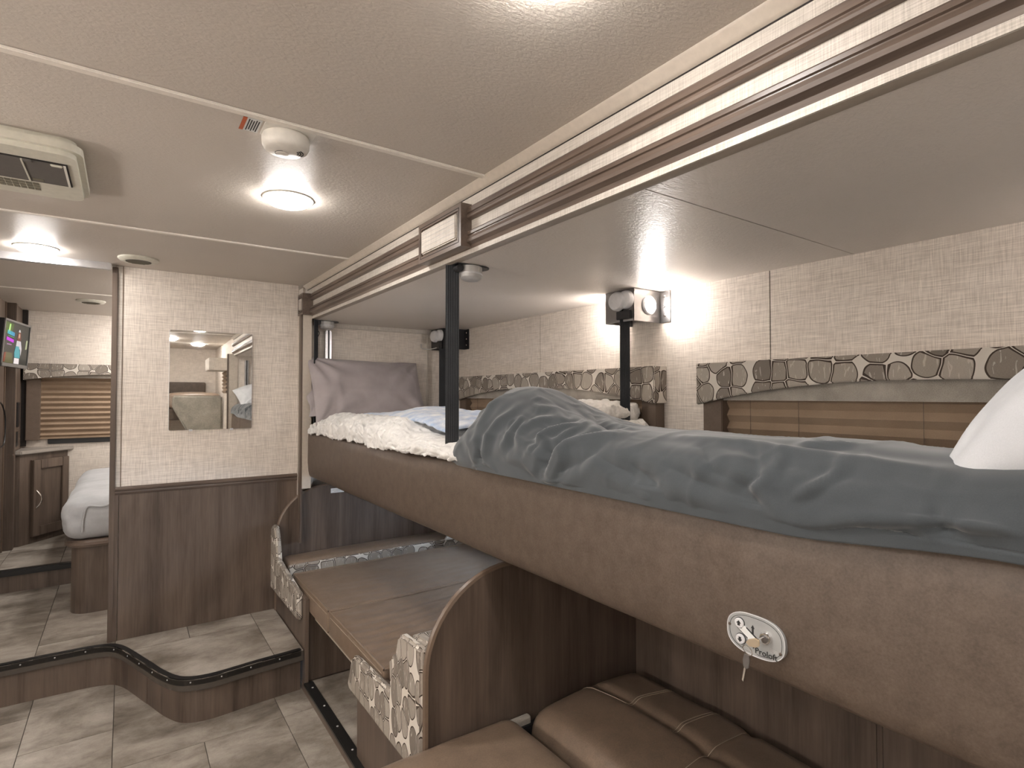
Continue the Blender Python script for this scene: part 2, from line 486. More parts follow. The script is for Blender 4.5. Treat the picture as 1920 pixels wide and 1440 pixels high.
# step riser and its nosing
def strip_along(bm, path, z0, z1, off0, off1):
    pts = [Vector((p[0], p[1], 0)) for p in path]; L = []
    for i, p in enumerate(pts):
        t = (pts[min(i + 1, len(pts) - 1)] - pts[max(i - 1, 0)]).normalized(); n = Vector((t.y, -t.x, 0))
        L.append([p + n * off0 + Vector((0, 0, z0)), p + n * off1 + Vector((0, 0, z0)), p + n * off1 + Vector((0, 0, z1)), p + n * off0 + Vector((0, 0, z1))])
    V = [[bm.verts.new(q) for q in r] for r in L]
    for a, b in zip(V, V[1:]):
        for k in range(4): bm.faces.new((a[k], a[(k + 1) % 4], b[(k + 1) % 4], b[k]))
    bm.faces.new(V[0][::-1]); bm.faces.new(V[-1]); return bm
iJ = min(range(len(edge)), key=lambda i: math.dist(edge[i], (.085, 3.13)))
st = struct('trim_1', strip_along(B(), edge[:iJ + 1], ZL, ZR - .028, -.045, -.022), 'wood', 'curved dark wood step riser below the raised floor', 'step riser', smooth=True)
obj('riser_board', strip_along(B(), edge[iJ:], ZL, ZR - .028, -.045, -.024), 'wood', st, smooth=True)
ns = obj('nosing', strip_along(B(), edge, ZR - .03, ZR + .004, -.03, 0.0), 'black', st, smooth=True, bevel=.004)
acc = 0; last = edge[0]
scr = None
for i, p in enumerate(edge[1:], 1):
    acc += math.dist(p, last); last = p
    if acc > .115 and p[0] > -.7 and p[0] < .72:
        acc = 0; a = Vector((*edge[i - 1], 0)); t = (Vector((*p, 0)) - a).normalized(); n = Vector((t.y, -t.x, 0))
        bm = B(); lathe(bm, [(.0035, -.004), (.0035, .001), (.002, .002), (0, .002)], Vector((p[0], p[1], ZR - .012)) + n * .0005, n, 8)
        obj('screw', bm, 'grey', ns)
# bedroom step
bs = struct('trim_2', box(B(), -1.5, .9, 4.73, 4.76, ZR, ZB - .03), 'wood', 'dark wood riser of the bedroom step beyond the doorway', 'step riser')
obj('nosing', box(B(), -1.5, .9, 4.712, 4.765, ZB - .034, ZB + .003), 'black', bs, bevel=.006)

# ------------------------------------------------------------------ the shell: ceiling
cl = struct('ceiling', box(B(), -1.5, .93, -2.2, 5.8, ZC, ZC + .05), 'ceil', 'textured beige vinyl ceiling with cream joint strips', 'ceiling')
for y in (-1.066, .179, 1.424, 2.669, 4.56):
    obj('joint_strip', box(B(), -1.5, .905, y - .012, y + .012, ZC - .006, ZC + .002), 'strip', cl, bevel=.003)
cs = struct('ceiling_slide', box(B(), .92, 1.96, -.14, 3.58, ZS + .004, ZS + .06), 'gap', 'glossy beige ceiling of the slide-out above the bunk', 'ceiling')
obj('ceiling_panel', box(B(), .92, 1.95, -.13, .834, ZS, ZS + .006), 'ceil_s', cs)
obj('ceiling_panel', box(B(), .92, 1.95, .838, 3.57, ZS, ZS + .006), 'ceil_s', cs)

# ------------------------------------------------------------------ the shell: walls
wb = struct('wall_back', box(B(), -.045, .862, 3.502, 3.53, ZR, ZC), 'linen', 'linen-covered partition wall with dark wood wainscot below', 'wall')
obj('wall_panel', box(B(), -.012, .858, 3.499, 3.503, 1.0, ZC - .002), 'linen', wb)
obj('groove', box(B(), -.0155, -.012, 3.497, 3.503, 1.0, ZC - .001), 'edge', wb)
obj('corner_strip', box(B(), -.036, -.0155, 3.496, 3.503, 1.0, ZC - .001), 'linen_w', wb, bevel=.001)
obj('jamb_board', box(B(), -.060, -.036, 3.487, 3.535, ZR, ZC - .01), 'wood', wb, bevel=.002)
obj('wainscot_panel', box(B(), -.018, .8585, 3.492, 3.503, ZR, .965), 'wood', wb)
obj('stile', box(B(), -.036, -.020, 3.489, 3.503, ZR, .965), 'wood', wb, bevel=.001)
rl = B(); prism(rl, [(3.503, .962), (3.487, .962), (3.484, .972), (3.488, .980), (3.480, .986), (3.480, .994), (3.490, 1.002), (3.503, 1.002)], 'x', -.036, .858)
obj('chair_rail', rl, 'wood_x', wb)
struct('wall_back_2', box(B(), -1.5, -.86, 3.49, 3.53, ZR, ZC), 'linen', 'linen partition on the far side of the bedroom doorway', 'wall')
struct('wall_left', box(B(), -1.54, -1.5, -2.2, 5.8, 0, ZC), 'linen', 'linen wall on the other side of the aisle', 'wall')
struct('wall_right_front', box(B(), .91, .95, -2.2, -.14, 0, ZC), 'linen', 'linen side wall ahead of the slide-out', 'wall')
struct('wall_front', box(B(), -1.54, .95, -2.25, -2.2, 0, ZC), 'linen', 'linen wall above the cab bunk', 'wall')
struct('wall_bedroom', box(B(), -1.54, .95, 5.75, 5.79, ZB - .1, ZC), 'linen', 'linen end wall of the bedroom around the blind', 'wall')
struct('wall_bedroom_right', box(B(), .90, .94, 3.56, 5.75, ZR, ZC), 'linen', 'linen side wall of the bedroom behind the bed', 'wall')
# slide-out box; the dinette window sits low in its outer wall
WY0, WY1, WZ0, WZ1 = 1.78, 3.22, .60, .93
ws = B()
box(ws, 1.944, 1.98, -.14, 3.58, 0, WZ0); box(ws, 1.944, 1.98, -.14, 3.58, WZ1, ZS + .05)
box(ws, 1.944, 1.98, -.14, WY0, WZ0, WZ1); box(ws, 1.944, 1.98, WY1, 3.58, WZ0, WZ1)
wr = struct('wall_right', ws, 'gap', 'linen outer wall of the slide-out behind the bunk', 'wall')
for (a, b) in ((-.13, 1.122), (1.126, 2.497), (2.501, 3.56)):
    obj('wall_panel', box(B(), 1.94, 1.945, a, b, .98, ZS), 'linen', wr)
obj('lower_panel', box(B(), 1.94, 1.945, 1.53, WY0, .07, .98), 'wood', wr)
obj('lower_panel', box(B(), 1.94, 1.945, WY1, 3.56, .07, .98), 'wood', wr)
obj('lower_panel', box(B(), 1.94, 1.945, WY0, WY1, .07, WZ0), 'wood', wr)
we = struct('wall_slide_end', box(B(), .915, 1.96, 3.555, 3.59, 0, ZS + .02), 'linen', 'linen end wall of the slide-out behind the grey pillow', 'wall')
obj('cornice_strip', box(B(), 1.04, 1.90, 3.535, 3.556, ZS - .028, ZS), 'linen_w', we, bevel=.003)
obj('cover_strip', box(B(), 1.745, 1.752, 3.552, 3.556, 1.2, ZS - .03), 'strip', we)
obj('cover_strip', box(B(), 1.90, 1.94, 3.54, 3.556, 1.2, ZS - .002), 'strip', we, bevel=.002)
struct('wall_slide_end_2', box(B(), .915, 1.96, -.17, -.135, 0, ZS + .02), 'linen', 'linen end wall of the slide-out beside the white pillow', 'wall')
# window under the bunk, by the dinette
w1 = B()
for q in ((WY0, WY1, WZ0, WZ0 + .03), (WY0, WY1, WZ1 - .03, WZ1), (WY0, WY0 + .03, WZ0, WZ1), (WY1 - .03, WY1, WZ0, WZ1)):
    box(w1, 1.935, 1.985, *q)
wn = struct('window_1', w1, 'black', 'black-framed dinette window low under the bunk', 'window')
obj('pane', box(B(), 1.958, 1.962, WY0 + .025, WY1 - .025, WZ0 + .025, WZ1 - .025), 'glass', wn)

# slide-out floor, its edge trim
fs = struct('floor_slide', box(B(), .735, 1.96, -.14, 3.58, 0, .055), 'wood_y', 'slide-out floor edge with stone tile on top', 'floor')
for (x0, x1, y0, y1) in ((.775, 1.09, 1.50, 2.14), (.775, 1.09, 2.144, 2.84), (1.093, 1.94, 1.50, 2.84)):
    obj('floor_tile', box(B(), x0, x1, y0, y1, .05, .060), 'tile', fs)
es = obj('edge_strip', box(B(), .732, .777, 1.50, 2.83, .050, .066), 'black', fs, bevel=.003)
for k in range(7):
    y = 1.62 + k * .19
    obj('screw', lathe(B(), [(.005, -.002), (.005, .0015), (.003, .0028), (0, .0028)], (.757, y, .066), (0, 0, 1), 8), 'grey', es)

# ------------------------------------------------------------------ fascia above the slide opening
fa = struct('trim_3', box(B(), .912, .935, -.14, 3.56, ZS, ZC), 'linen_w', 'linen-covered fascia with two dark wood mouldings above the bunk', 'fascia')
cm = B(); prism(cm, [(.912, ZC), (.885, ZC), (.888, ZC - .006), (.896, ZC - .010), (.900, ZC - .018), (.908, ZC - .022), (.912, ZC - .024)], 'y', -.14, 3.50)
obj('cove_moulding', cm, 'cream', fa, smooth=True)
obj('groove', box(B(), .9105, .9125, -.14, 3.5, ZC - .0265, ZC - .0238), 'gap', fa)
u = B(); prism(u, [(.913, 2.076), (.899, 2.076), (.896, 2.072), (.896, 2.058), (.900, 2.056), (.900, 2.053), (.895, 2.051), (.893, 2.046), (.895, 2.041), (.900, 2.037), (.913, 2.036)], 'y', -.14, 3.40)
obj('upper_moulding', u, 'wood_y', fa, smooth=True, angle=25)
l_ = B(); prism(l_, [(.914, 1.998), (.898, 1.998), (.895, 1.994), (.895, 1.986), (.899, 1.984), (.899, 1.981), (.894, 1.979), (.892, 1.970), (.894, 1.962), (.908, 1.955), (.912, 1.945), (.922, 1.944), (.922, 1.998)], 'y', -.14, 3.40)
obj('lower_moulding', l_, 'wood_y', fa, smooth=True, angle=25)
obj('lip', prism(B(), [(.914, 1.945), (.914, 1.932), (.919, ZS - .001), (.945, ZS - .001), (.945, 1.945)], 'y', -.14, 3.40), 'lip', fa, bevel=.0015)
def plaque(y0, y1, z0, z1, label, deep=.858):
    t = thing('trim_plaque', label, 'trim plaque', (.9, (y0 + y1) / 2, z0), group=None)
    bw = .022
    fr_ = B()
    for q in ((y0, y1, z1 - bw, z1), (y0, y1, z0, z0 + bw), (y0, y0 + bw, z0 + bw, z1 - bw), (y1 - bw, y1, z0 + bw, z1 - bw)):
        box(fr_, deep, .913, *q)
    obj('frame', fr_, 'wood_y', t)
    obj('backing', box(B(), deep + .006, .91, y0 + bw, y1 - bw, z0 + bw, z1 - bw), 'wood_y', t)
    gl = B()
    for q in ((y0 + bw * .62, y1 - bw * .62, z1 - bw * .72, z1 - bw * .62), (y0 + bw * .62, y1 - bw * .62, z0 + bw * .62, z0 + bw * .72), (y0 + bw * .6, y0 + bw * .72, z0 + bw * .62, z1 - bw * .62), (y1 - bw * .72, y1 - bw * .6, z0 + bw * .62, z1 - bw * .62)):
        box(gl, deep - .0006, deep + .002, *q)
    obj('groove', gl, 'gap', t)
    obj('fabric_pad', box(B(), deep - .004, deep + .01, y0 + bw * 1.35, y1 - bw * 1.25, z0 + bw * 1.3, z1 - bw * 1.3), 'linen_w', t, bevel=.004)
    return t
pq = plaque(1.535, 1.845, 1.948, 2.088, 'wood-framed linen plaque in the middle of the fascia above the black strap', .872)
for k in range(5):
    z = 1.985 + k * .0145
    obj('stitch_line', box(B(), .8674, .869, 1.575, 1.805, z, z + .0012), 'grey', pq)
plaque(3.375, 3.485, 1.950, 2.076, 'small wood-framed linen plaque at the far end of the fascia', .852)
# vertical flange at the far end of the opening
struct('floor_sub', box(B(), -1.54, 1.98, -2.25, 5.8, -.08, -.04), 'gap', 'dark underfloor below the tiles', 'floor')
vf = struct('trim_4', box(B(), .862, .912, 3.486, 3.56, .0, 1.95), 'cream', 'vertical cream and dark wood flange at the far end of the opening', 'flange')
obj('flange_body', box(B(), .862, .912, 3.40, 3.486, .92, 1.95), 'cream', vf)
obj('outer_strip', box(B(), .856, .866, 3.455, 3.498, .60, 1.95), 'linen_w', vf, bevel=.001)
obj('wood_strip', box(B(), .852, .866, 3.405, 3.452, .60, 1.95), 'wood', vf, bevel=.002)
obj('inner_strip', box(B(), .90, .95, 3.50, 3.555, .60, 1.93), 'cream', vf)
vn = struct('trim_5', box(B(), .862, .955, -.20, -.12, .0, 1.95), 'cream', 'vertical cream and dark wood flange at the near end of the opening', 'flange')
obj('wood_strip', box(B(), .848, .866, -.17, -.12, 0, 1.95), 'wood', vn, bevel=.002)

# ------------------------------------------------------------------ ceiling fittings
def dome_lamp(x, y, label):
    t = thing('ceiling_light', label, 'ceiling light', (x, y, ZC), group='round dome ceiling lights')
    obj('rim', lathe(B(), [(.066, .0), (.082, .0), (.0825, -.002), (.080, -.0045), (.072, -.0045), (.066, -.003)], (x, y, ZC), seg=36), 'white', t, smooth=True)
    obj('diffuser', lathe(B(), [(.077, -.003), (.073, -.011), (.060, -.020), (.042, -.026), (.020, -.029), (0, -.030)], (x, y, ZC), seg=36), 'lamp', t, smooth=True)
dome_lamp(.448, 1.972, 'glowing round dome light beyond the smoke detector')
dome_lamp(-.337, 3.275, 'glowing round dome light in front of the bedroom doorway')
dome_lamp(.520, .640, 'round dome light nearest the camera, at the top edge')
dome_lamp(.62, -1.2, 'round dome light seen in the mirror, above the cab bunk')
dome_lamp(-.85, -.55, 'added dome fill light behind the camera over the aisle')  # from here, out-of-view domes added to even out the room light
dome_lamp(-.95, .55, 'added dome fill light over the galley, left of the camera')
dome_lamp(-1.0, 1.75, 'added dome fill light over the galley beside the air conditioner')
dome_lamp(.30, -.55, 'added dome fill light just behind the camera')
dome_lamp(.35, 4.85, 'added dome fill light above the bed behind the partition')  # from here, hidden domes added to brighten the bedroom
dome_lamp(.14, 4.20, 'added dome fill light just behind the partition over the foot of the bed')
dome_lamp(.15, 5.35, 'added dome fill light over the head of the bed')
dome_lamp(.60, 5.30, 'added dome fill light over the far side of the bed')
def fill_wall_lamp(y, label):  # added globes, out of view, filling the slide-out with light from the left
    t = thing('fill_wall_light', label, 'fill light', (-1.5, y, 1.50), group='added globe fill lights')
    obj('backplate', lathe(B(), [(.05, 0), (.05, .008), (.04, .014), (0, .014)], (-1.5, y, 1.50), (1, 0, 0), 28), 'alu', t, smooth=True)
    obj('arm', tube(B(), [(-1.49, y, 1.50), (-1.45, y, 1.50)], .009, 10), 'alu', t, smooth=True)
    obj('globe', lathe(B(), [(.058 * math.sin(a), -.058 * math.cos(a)) for a in np.linspace(0, math.pi, 15)], (-1.40, y, 1.50), (1, 0, 0), 28), 'globe', t, smooth=True)
fill_wall_lamp(-.45, 'added globe fill light behind the camera on the galley wall')
fill_wall_lamp(.65, 'added globe fill light left of the camera on the galley wall')
fill_wall_lamp(1.75, 'added globe fill light on the galley wall below the air conditioner')
def vent(x, y, r, label):
    t = thing('ceiling_vent', label, 'vent', (x, y, ZC), group='round ceiling vents')
    obj('rim', lathe(B(), [(r * .58, 0), (r, 0), (r * 1.0, -.006), (r * .9, -.014), (r * .66, -.017), (r * .58, -.012)], (x, y, ZC), seg=36), 'ivory', t, smooth=True)
    obj('grille', lathe(B(), [(0, -.0175), (r * .62, -.0175), (r * .62, -.004)], (x, y, ZC), seg=28), 'mesh', t)
    for k in range(-3, 4):
        yy = y + k * r * .16; hw = math.sqrt(max(0, (r * .57) ** 2 - (k * r * .16) ** 2))
        obj('slat', box(B(), x - hw, x + hw, yy - .0015, yy + .0015, ZC - .0195, ZC - .0165), 'slot', t)
vent(.047, 3.26, .085, 'round ivory ceiling vent above the linen partition')
vent(-.205, 4.905, .085, 'round ceiling vent in the bedroom above the blind')
sx, sy = .333, 1.497
sd = thing('smoke_detector', 'white round smoke detector beside the ceiling joint strip', 'smoke detector', (sx, sy, ZC))
obj('body', lathe(B(), [(.056, 0), (.056, -.006), (.058, -.010), (.057, -.028), (.053, -.036), (.047, -.040), (0, -.041)], (sx, sy, ZC), seg=40), 'white', sd, smooth=True)
for k in range(3):
    rr = .012 + k * .006
    pts = [(sx + .018 + rr * math.cos(a), sy - .002 + rr * math.sin(a), ZC - .0412) for a in np.linspace(-1.0, .5, 8)]
    obj('sound_slot', tube(B(), pts, .0012, 6), 'print', sd)
obj('test_button', lathe(B(), [(.016, 0), (.016, -.002), (.014, -.003), (0, -.003)], (sx - .006, sy + .016, ZC - .040), seg=24), 'white', sd, smooth=True)
obj('button_outline', tube(B(), [(sx - .006 + .0168 * math.cos(a), sy + .016 + .0168 * math.sin(a), ZC - .0412) for a in np.linspace(.3, 4.6, 22)], .0007, 5), 'print', sd)
obj('ceiling_plate', box(B(), sx - .06, sx + .062, sy - .062, sy + .02, ZC - .004, ZC), 'white', sd, bevel=.001)
lb = thing('warning_label', 'orange and white warning sticker beside the smoke detector', 'sticker', (.25, 1.485, ZC))
obj('paper', box(B(), .225, .268, 1.446, 1.520, ZC - .0008, ZC), 'whitep', lb)
obj('orange_band', box(B(), .225, .2345, 1.446, 1.520, ZC - .0012, ZC - .0004), 'orange', lb)
for k in range(5):
    x = .239 + k * .0055
    obj('print_line', box(B(), x, x + .0026, 1.452 + (k % 3) * .003, 1.516 - (k % 2) * .006, ZC - .0012, ZC - .0004), 'print', lb)

# roof air conditioner
ax0, ax1, ay0, ay1 = -.62, -.100, 1.822, 2.262
ac = thing('air_conditioner', 'ivory roof air conditioner grille on the ceiling', 'air conditioner', (-.36, 2.04, ZC))
pl = arc(ax1 - .05, ay0 + .05, .05, -math.pi / 2, 0, 8) + arc(ax1 - .05, ay1 - .05, .05, 0, math.pi / 2, 8) + arc(ax0 + .05, ay1 - .05, .05, math.pi / 2, math.pi, 8) + arc(ax0 + .05, ay0 + .05, .05, math.pi, 1.5 * math.pi, 8)
bz = B(); prism(bz, pl, 'z', ZC - .047, ZC)
obj('shroud', bz, 'ivory', ac, bevel=.014, seg=4)
fx0, fx1, fy0, fy1 = -.50, -.141, 1.912, 2.092
obj('filter_frame', box(B(), fx0 - .006, fx1 + .006, fy0 - .006, fy1 + .006, ZC - .0495, ZC - .044), 'gap', ac)
obj('filter_mesh', box(B(), fx0, -.2325, fy0, fy1, ZC - .0505, ZC - .045), 'mesh', ac)
obj('filter_mesh', box(B(), -.2285, fx1 - .003, fy0, fy1, ZC - .0505, ZC - .045), 'mesh', ac)
obj('divider', box(B(), -.2325, -.2285, fy0, fy1, ZC - .053, ZC - .045), 'ivory', ac)
obj('frame_edge', box(B(), fx1 - .003, fx1 + .002, fy0, fy1, ZC - .053, ZC - .045), 'white', ac)
obj('latch', box(B(), -.228, -.208, fy0 - .004, fy0 + .012, ZC - .055, ZC - .048), 'mesh', ac, bevel=.002)
obj('latch', box(B(), -.172, -.146, fy0 + .002, fy0 + .013, ZC - .054, ZC - .048), 'ivory', ac, bevel=.002)
obj('badge', box(B(), -.223, -.199, 2.062, 2.08, ZC - .0515, ZC - .05), 'slot', ac)
for c in range(17):
    for r_ in range(3):
        x = -.222 - c * .0158; y = 2.118 + r_ * .025
        obj('louvre_slot', box(B(), x - .0065, x + .0065, y, y + .018, ZC - .0485, ZC - .04), 'slot', ac)

# door track above the bedroom doorway
dt = tag(obj('door_track', box(B(), -.86, -.062, 3.440, 3.486, ZC - .034, ZC), 'alu', bevel=.003), 'aluminium sliding door track above the bedroom doorway', 'door track')
obj('channel', box(B(), -.86, -.064, 3.452, 3.474, ZC - .0345, ZC - .02), 'grey', dt)

# ------------------------------------------------------------------ mirror on the partition
mt = thing('wall_mirror', 'square frameless mirror on the linen partition', 'mirror', (.397, 3.497, 1.282), -.0155)
mo = arc(.197, .537, .006, 0, math.pi / 2, 4) + arc(-.197, .537, .006, math.pi / 2, math.pi, 4) + arc(-.197, .007, .006, math.pi, 1.5 * math.pi, 4) + arc(.197, .007, .006, 1.5 * math.pi, 2 * math.pi, 4)
obj('glass', prism(B(), mo, 'y', -.009, -.004), 'mirror', mt, local=True)
obj('backing', prism(B(), [(x * 1.008, z * 1.004 - .001) for x, z in mo], 'y', -.004, .0015), 'lgrey', mt, local=True)
for x in (-.1, .1):
    obj('mounting_clip', box(B(), x - .008, x + .008, -.0105, .001, -.006, .004), 'lgrey', mt, local=True)

# ------------------------------------------------------------------ drop-down bunk
def padsec(y):
    w = .008 * math.sin(y * 2.1 + .5) + .006 * math.sin(y * 5.3 + 1.0) + .004 * math.sin(y * 9.1)
    top = 1.264 + w * .9; b_ = .9825
    P = [(1.06, b_ + .003), (.955, b_), (.925, b_ + .001), (.911, b_ + .006), (.903, b_ + .016), (.898, b_ + .04), (.8945, b_ + .09), (.8935, 1.13), (.8945, top - .06), (.898, top - .03), (.905, top - .012), (.917, top - .002), (.935, top + .003), (.965, top + .003), (1.0, top - .004), (1.06, top - .012)]
    return P
ys = np.concatenate([[3.418], np.linspace(3.412, -.105, 150), [-.11]])
G = []
for i, y in enumerate(ys):
    sec = np.array(padsec(y))
    if i in (0, len(ys) - 1):
        c = np.array([1.0, 1.12]); sec = c + (sec - c) * .965
    pts = np.stack([sec[:, 0], np.full(len(sec), y), sec[:, 1]], -1)
    nz = vnoise(pts * np.array([1, 1, 2.5]), 7, 3) * .006 + vnoise(pts, 22, 5) * .0015
    d = np.hypot(y - .60, (pts[:, 2] - 1.12) * 1.6)
    pull = .005 * np.exp(-(d / .12) ** 2) * np.sin(pts[:, 2] * 95 + y * 30)
    pts[1:-3, 0] += (nz + pull)[1:-3]
    G.append(pts)
bk = thing('drop_down_bunk', 'brown leatherette drop-down bunk bed across the slide-out', 'bunk bed', (1.4, 1.65, .98))
bm = B(); V = grid(bm, np.array(G)); bm.faces.new(V[0]); bm.faces.new(V[-1][::-1])
obj('padded_front', bm, 'leather', bk, smooth=True, angle=70)
obj('base_board', box(B(), .96, 1.88, -.10, 3.40, .988, 1.02), 'wood_y', bk)
obj('under_rail', box(B(), .985, 1.02, .1, 3.30, .962, .99), 'blackm', bk)
obj('mattress', rbox(B(), .965, 1.88, -.10, 3.41, 1.02, 1.262, .04, 10), 'wcloth', bk, smooth=True)

# lift straps and their motor housings on the slide ceiling
def strap(x, y, z0, z1, rot, w, label):
    t = thing('lift_strap', label, 'strap', (x, y, z0), rot, 'black lift straps of the bunk')
    obj('webbing', box(B(), -w / 2, w / 2, -.0018, .0018, 0, z1 - z0), 'web', t, local=True)
    for k in range(-2, 3):
        obj('rib', box(B(), k * w / 6 - w * .045, k * w / 6 + w * .045, -.0030, .003, 0, z1 - z0), 'web', t, local=True, bevel=.0008, seg=1)
    return t
strap(.934, 1.703, 1.262, ZS - .004, R(-31), .047, 'black ribbed strap in front of the charcoal comforter')
strap(.937, 3.40, 1.262, ZS - .004, R(48), .046, 'black strap at the corner of the grey pillow')
strap(1.776, 1.69, 1.25, 1.845, R(-36), .043, 'black strap hanging below the steel bracket with the light')
strap(1.775, 3.375, 1.25, 1.845, R(-25), .045, 'black strap below the dark bracket in the far corner')
def motor(x, y, label, sc=1.0):
    t = thing('strap_motor', label, 'motor housing', (x, y, ZS), group='grey strap motor housings')
    pts = [(x - .062, y - .035), (x + .045, y - .035)] + [(x + .045 + .04 * math.cos(a), y + .005 + .04 * math.sin(a)) for a in np.linspace(-1.2, 1.2, 8)] + [(x + .045, y + .045), (x - .062, y + .045)]
    obj('mount_plate', prism(B(), pts, 'z', ZS - .004, ZS), 'blackm', t)
    obj('drum', tube(B(), [(x - .048, y - .03, ZS - .017), (x - .048, y + .04, ZS - .017)], .013, 12), 'blackm', t)
    obj('housing', lathe(B(), [(.040, -.004), (.040, -.030), (.037, -.042), (.028, -.049), (0, -.051)], (x + .012, y, ZS), seg=30, ell=1.25), 'grey', t, smooth=True)
    obj('seam_ring', lathe(B(), [(.0404, -.026), (.0412, -.028), (.0412, -.030), (.0404, -.032)], (x + .012, y, ZS), seg=30, ell=1.25), 'lgrey', t, smooth=True)
    for k in (0, 1): obj('rivet', box(B(), x + .006 + k * .012, x + .009 + k * .012, y - .0425, y - .038, ZS - .024, ZS - .008), 'chrome', t)
    return t
motor(.995, 1.70, 'grey motor housing under the wooden plaque above the front strap')
motor(1.01, 3.47, 'grey motor housing on top of the aluminium post')
po = tag(obj('guide_post', box(B(), 1.028, 1.066, 3.515, 3.552, .95, ZS - .05), 'alu', bevel=.004), 'aluminium guide post behind the grey pillow', 'post')
obj('slot', box(B(), 1.042, 1.052, 3.5135, 3.52, .95, ZS - .05), 'blackm', po)
tag(obj('motor_cable', tube(B(), [tuple(p) for p in catmull([(.955, 3.45, ZS - .02), (.958, 3.46, ZS - .05), (.975, 3.47, ZS - .075), (.965, 3.465, ZS - .10), (.948, 3.44, ZS - .13), (.944, 3.43, ZS - .30)], 6)], .0025, 6), 'black'), 'thin black cable below the far motor housing', 'cable')
po2 = tag(obj('guide_post', box(B(), 1.028, 1.066, -.133, -.10, .95, ZS - .05), 'alu', bevel=.004), 'aluminium guide post at the near end, seen in the mirror', 'post')
obj('slot', box(B(), 1.042, 1.052, -.10, -.0975, .95, ZS - .05), 'blackm', po2)

def near_fill_bracket(label):  # added bracket and light, out of view, to brighten the slide-out interior
    t = thing('corner_bracket', label, 'bracket', (1.86, -.1, 1.79))
    obj('front_plate', box(B(), 1.768, 1.94, -.058, -.055, 1.79, ZS - .001), 'gun', t, bevel=.001)
    obj('side_plate', box(B(), 1.768, 1.771, -.134, -.058, 1.79, ZS - .001), 'gun', t, bevel=.001)
    c = (1.855, -.055, 1.862)
    obj('light_bezel', lathe(B(), [(.030, 0), (.042, 0), (.042, .006), (.038, .010), (.032, .010)], c, (0, 1, 0), 32), 'lgrey', t, smooth=True)
    obj('light_lens', lathe(B(), [(.034, .003), (.033, .010), (.022, .014), (0, .015)], c, (0, 1, 0), 32), 'puck2', t, smooth=True)
    return t
def bracket(y, dy, mat, puck, label):
    t = thing('corner_bracket', label, 'bracket', (1.86, y, 1.79))
    xf = 1.768; yf = y + .055
    obj('wall_flange', box(B(), 1.9345, 1.94, y, yf, 1.79, ZS - .002), mat, t, bevel=.001)
    obj('side_plate', box(B(), xf, 1.94, yf, yf + .003, 1.79, ZS - .001), mat, t, bevel=.001)
    obj('front_plate', box(B(), xf, xf + .003, yf, yf + dy, 1.79, ZS - .001), mat, t, bevel=.001)
    obj('far_plate', box(B(), xf, 1.94, yf + dy - .003, yf + dy, 1.79, ZS - .001), mat, t, bevel=.001)
    for k in range(3):
        obj('screw', lathe(B(), [(.006, 0), (.006, .002), (.003, .0045), (0, .0045)], (1.9345, y + .028, 1.82 + k * .042), (-1, 0, 0), 10), 'chrome', t, smooth=True)
    ym = yf + .058
    obj('motor_cover', lathe(B(), [(.040, 0), (.040, .012), (.036, .022), (.026, .027), (0, .028)], (xf, ym - .02, 1.882), (-1, 0, 0), 30), 'lgrey', t, smooth=True)
    obj('gear_cover', lathe(B(), [(.041, 0), (.041, .014), (.036, .024), (.024, .028), (0, .029)], (xf - .02, ym + .012, 1.876), (-1, -.1, 0), 30), 'lgrey', t, smooth=True)
    obj('strap_guide', box(B(), xf - .012, xf, ym - .045, ym + .035, 1.80, 1.835), 'blackm', t, bevel=.002)
    if puck:
        c = (1.862, yf, 1.862)
        obj('light_bezel', lathe(B(), [(.030, 0), (.042, 0), (.042, .006), (.038, .010), (.032, .010)], c, (0, -1, 0), 32), 'lgrey', t, smooth=True)
        obj('light_lens', lathe(B(), [(.034, .003), (.033, .010), (.022, .014), (0, .015)], c, (0, -1, 0), 32), 'puck', t, smooth=True)
        c = (1.862, yf + dy, 1.862)
        obj('light_bezel', lathe(B(), [(.030, 0), (.042, 0), (.042, .006), (.038, .010), (.032, .010)], c, (0, 1, 0), 32), 'lgrey', t, smooth=True)
        obj('light_lens', lathe(B(), [(.034, .003), (.033, .010), (.022, .014), (0, .015)], c, (0, 1, 0), 32), 'puck', t, smooth=True)
    return t
bracket(1.575, .17, 'gun', True, 'steel corner bracket with a glowing round reading light')
near_fill_bracket('added steel corner bracket with a fill light at the near end of the bunk')
bracket(3.295, .18, 'blackm', False, 'black corner bracket in the far corner above the pillow')
obj_ = tag(obj('motor_cable', tube(B(), [tuple(p) for p in catmull([(1.76, 3.43, 1.80), (1.72, 3.47, 1.79), (1.69, 3.52, 1.80), (1.70, 3.553, 1.83)], 6)], .0028, 6), 'grey'), 'short grey cable behind the far corner bracket', 'cable')

# control panel with keys on the bunk front
cpx = .889
cp = thing('bunk_control_panel', 'oval silver key switch panel on the bunk front', 'control panel', (cpx, .546, 1.06))
def plan(rx, rz, n=48, p=2.6):
    return [(.546 - rx * abs(math.cos(a)) ** (2 / p) * (1 if math.cos(a) > 0 else -1), 1.06 + rz * abs(math.sin(a)) ** (2 / p) * (1 if math.sin(a) > 0 else -1)) for a in np.linspace(0, 2 * math.pi, n, endpoint=False)]
obj('plate', prism(B(), plan(.0525, .0345), 'x', cpx - .003, cpx + .02), 'panelgrey', cp)
rim = plan(.0525, .0345); rim.append(rim[0])
obj('rim', tube(B(), [(cpx - .003, y, z) for y, z in rim], .0008, 6, False), 'lgrey', cp, smooth=True)
r2 = plan(.0475, .0300); r2.append(r2[0])
obj('border_line', tube(B(), [(cpx - .003, y, z) for y, z in r2], .0005, 5, False), 'print', cp)
def P2(u, v): return (.5985 - u * .105, 1.0945 - v * .069)      # u to the right, v down, 0..1
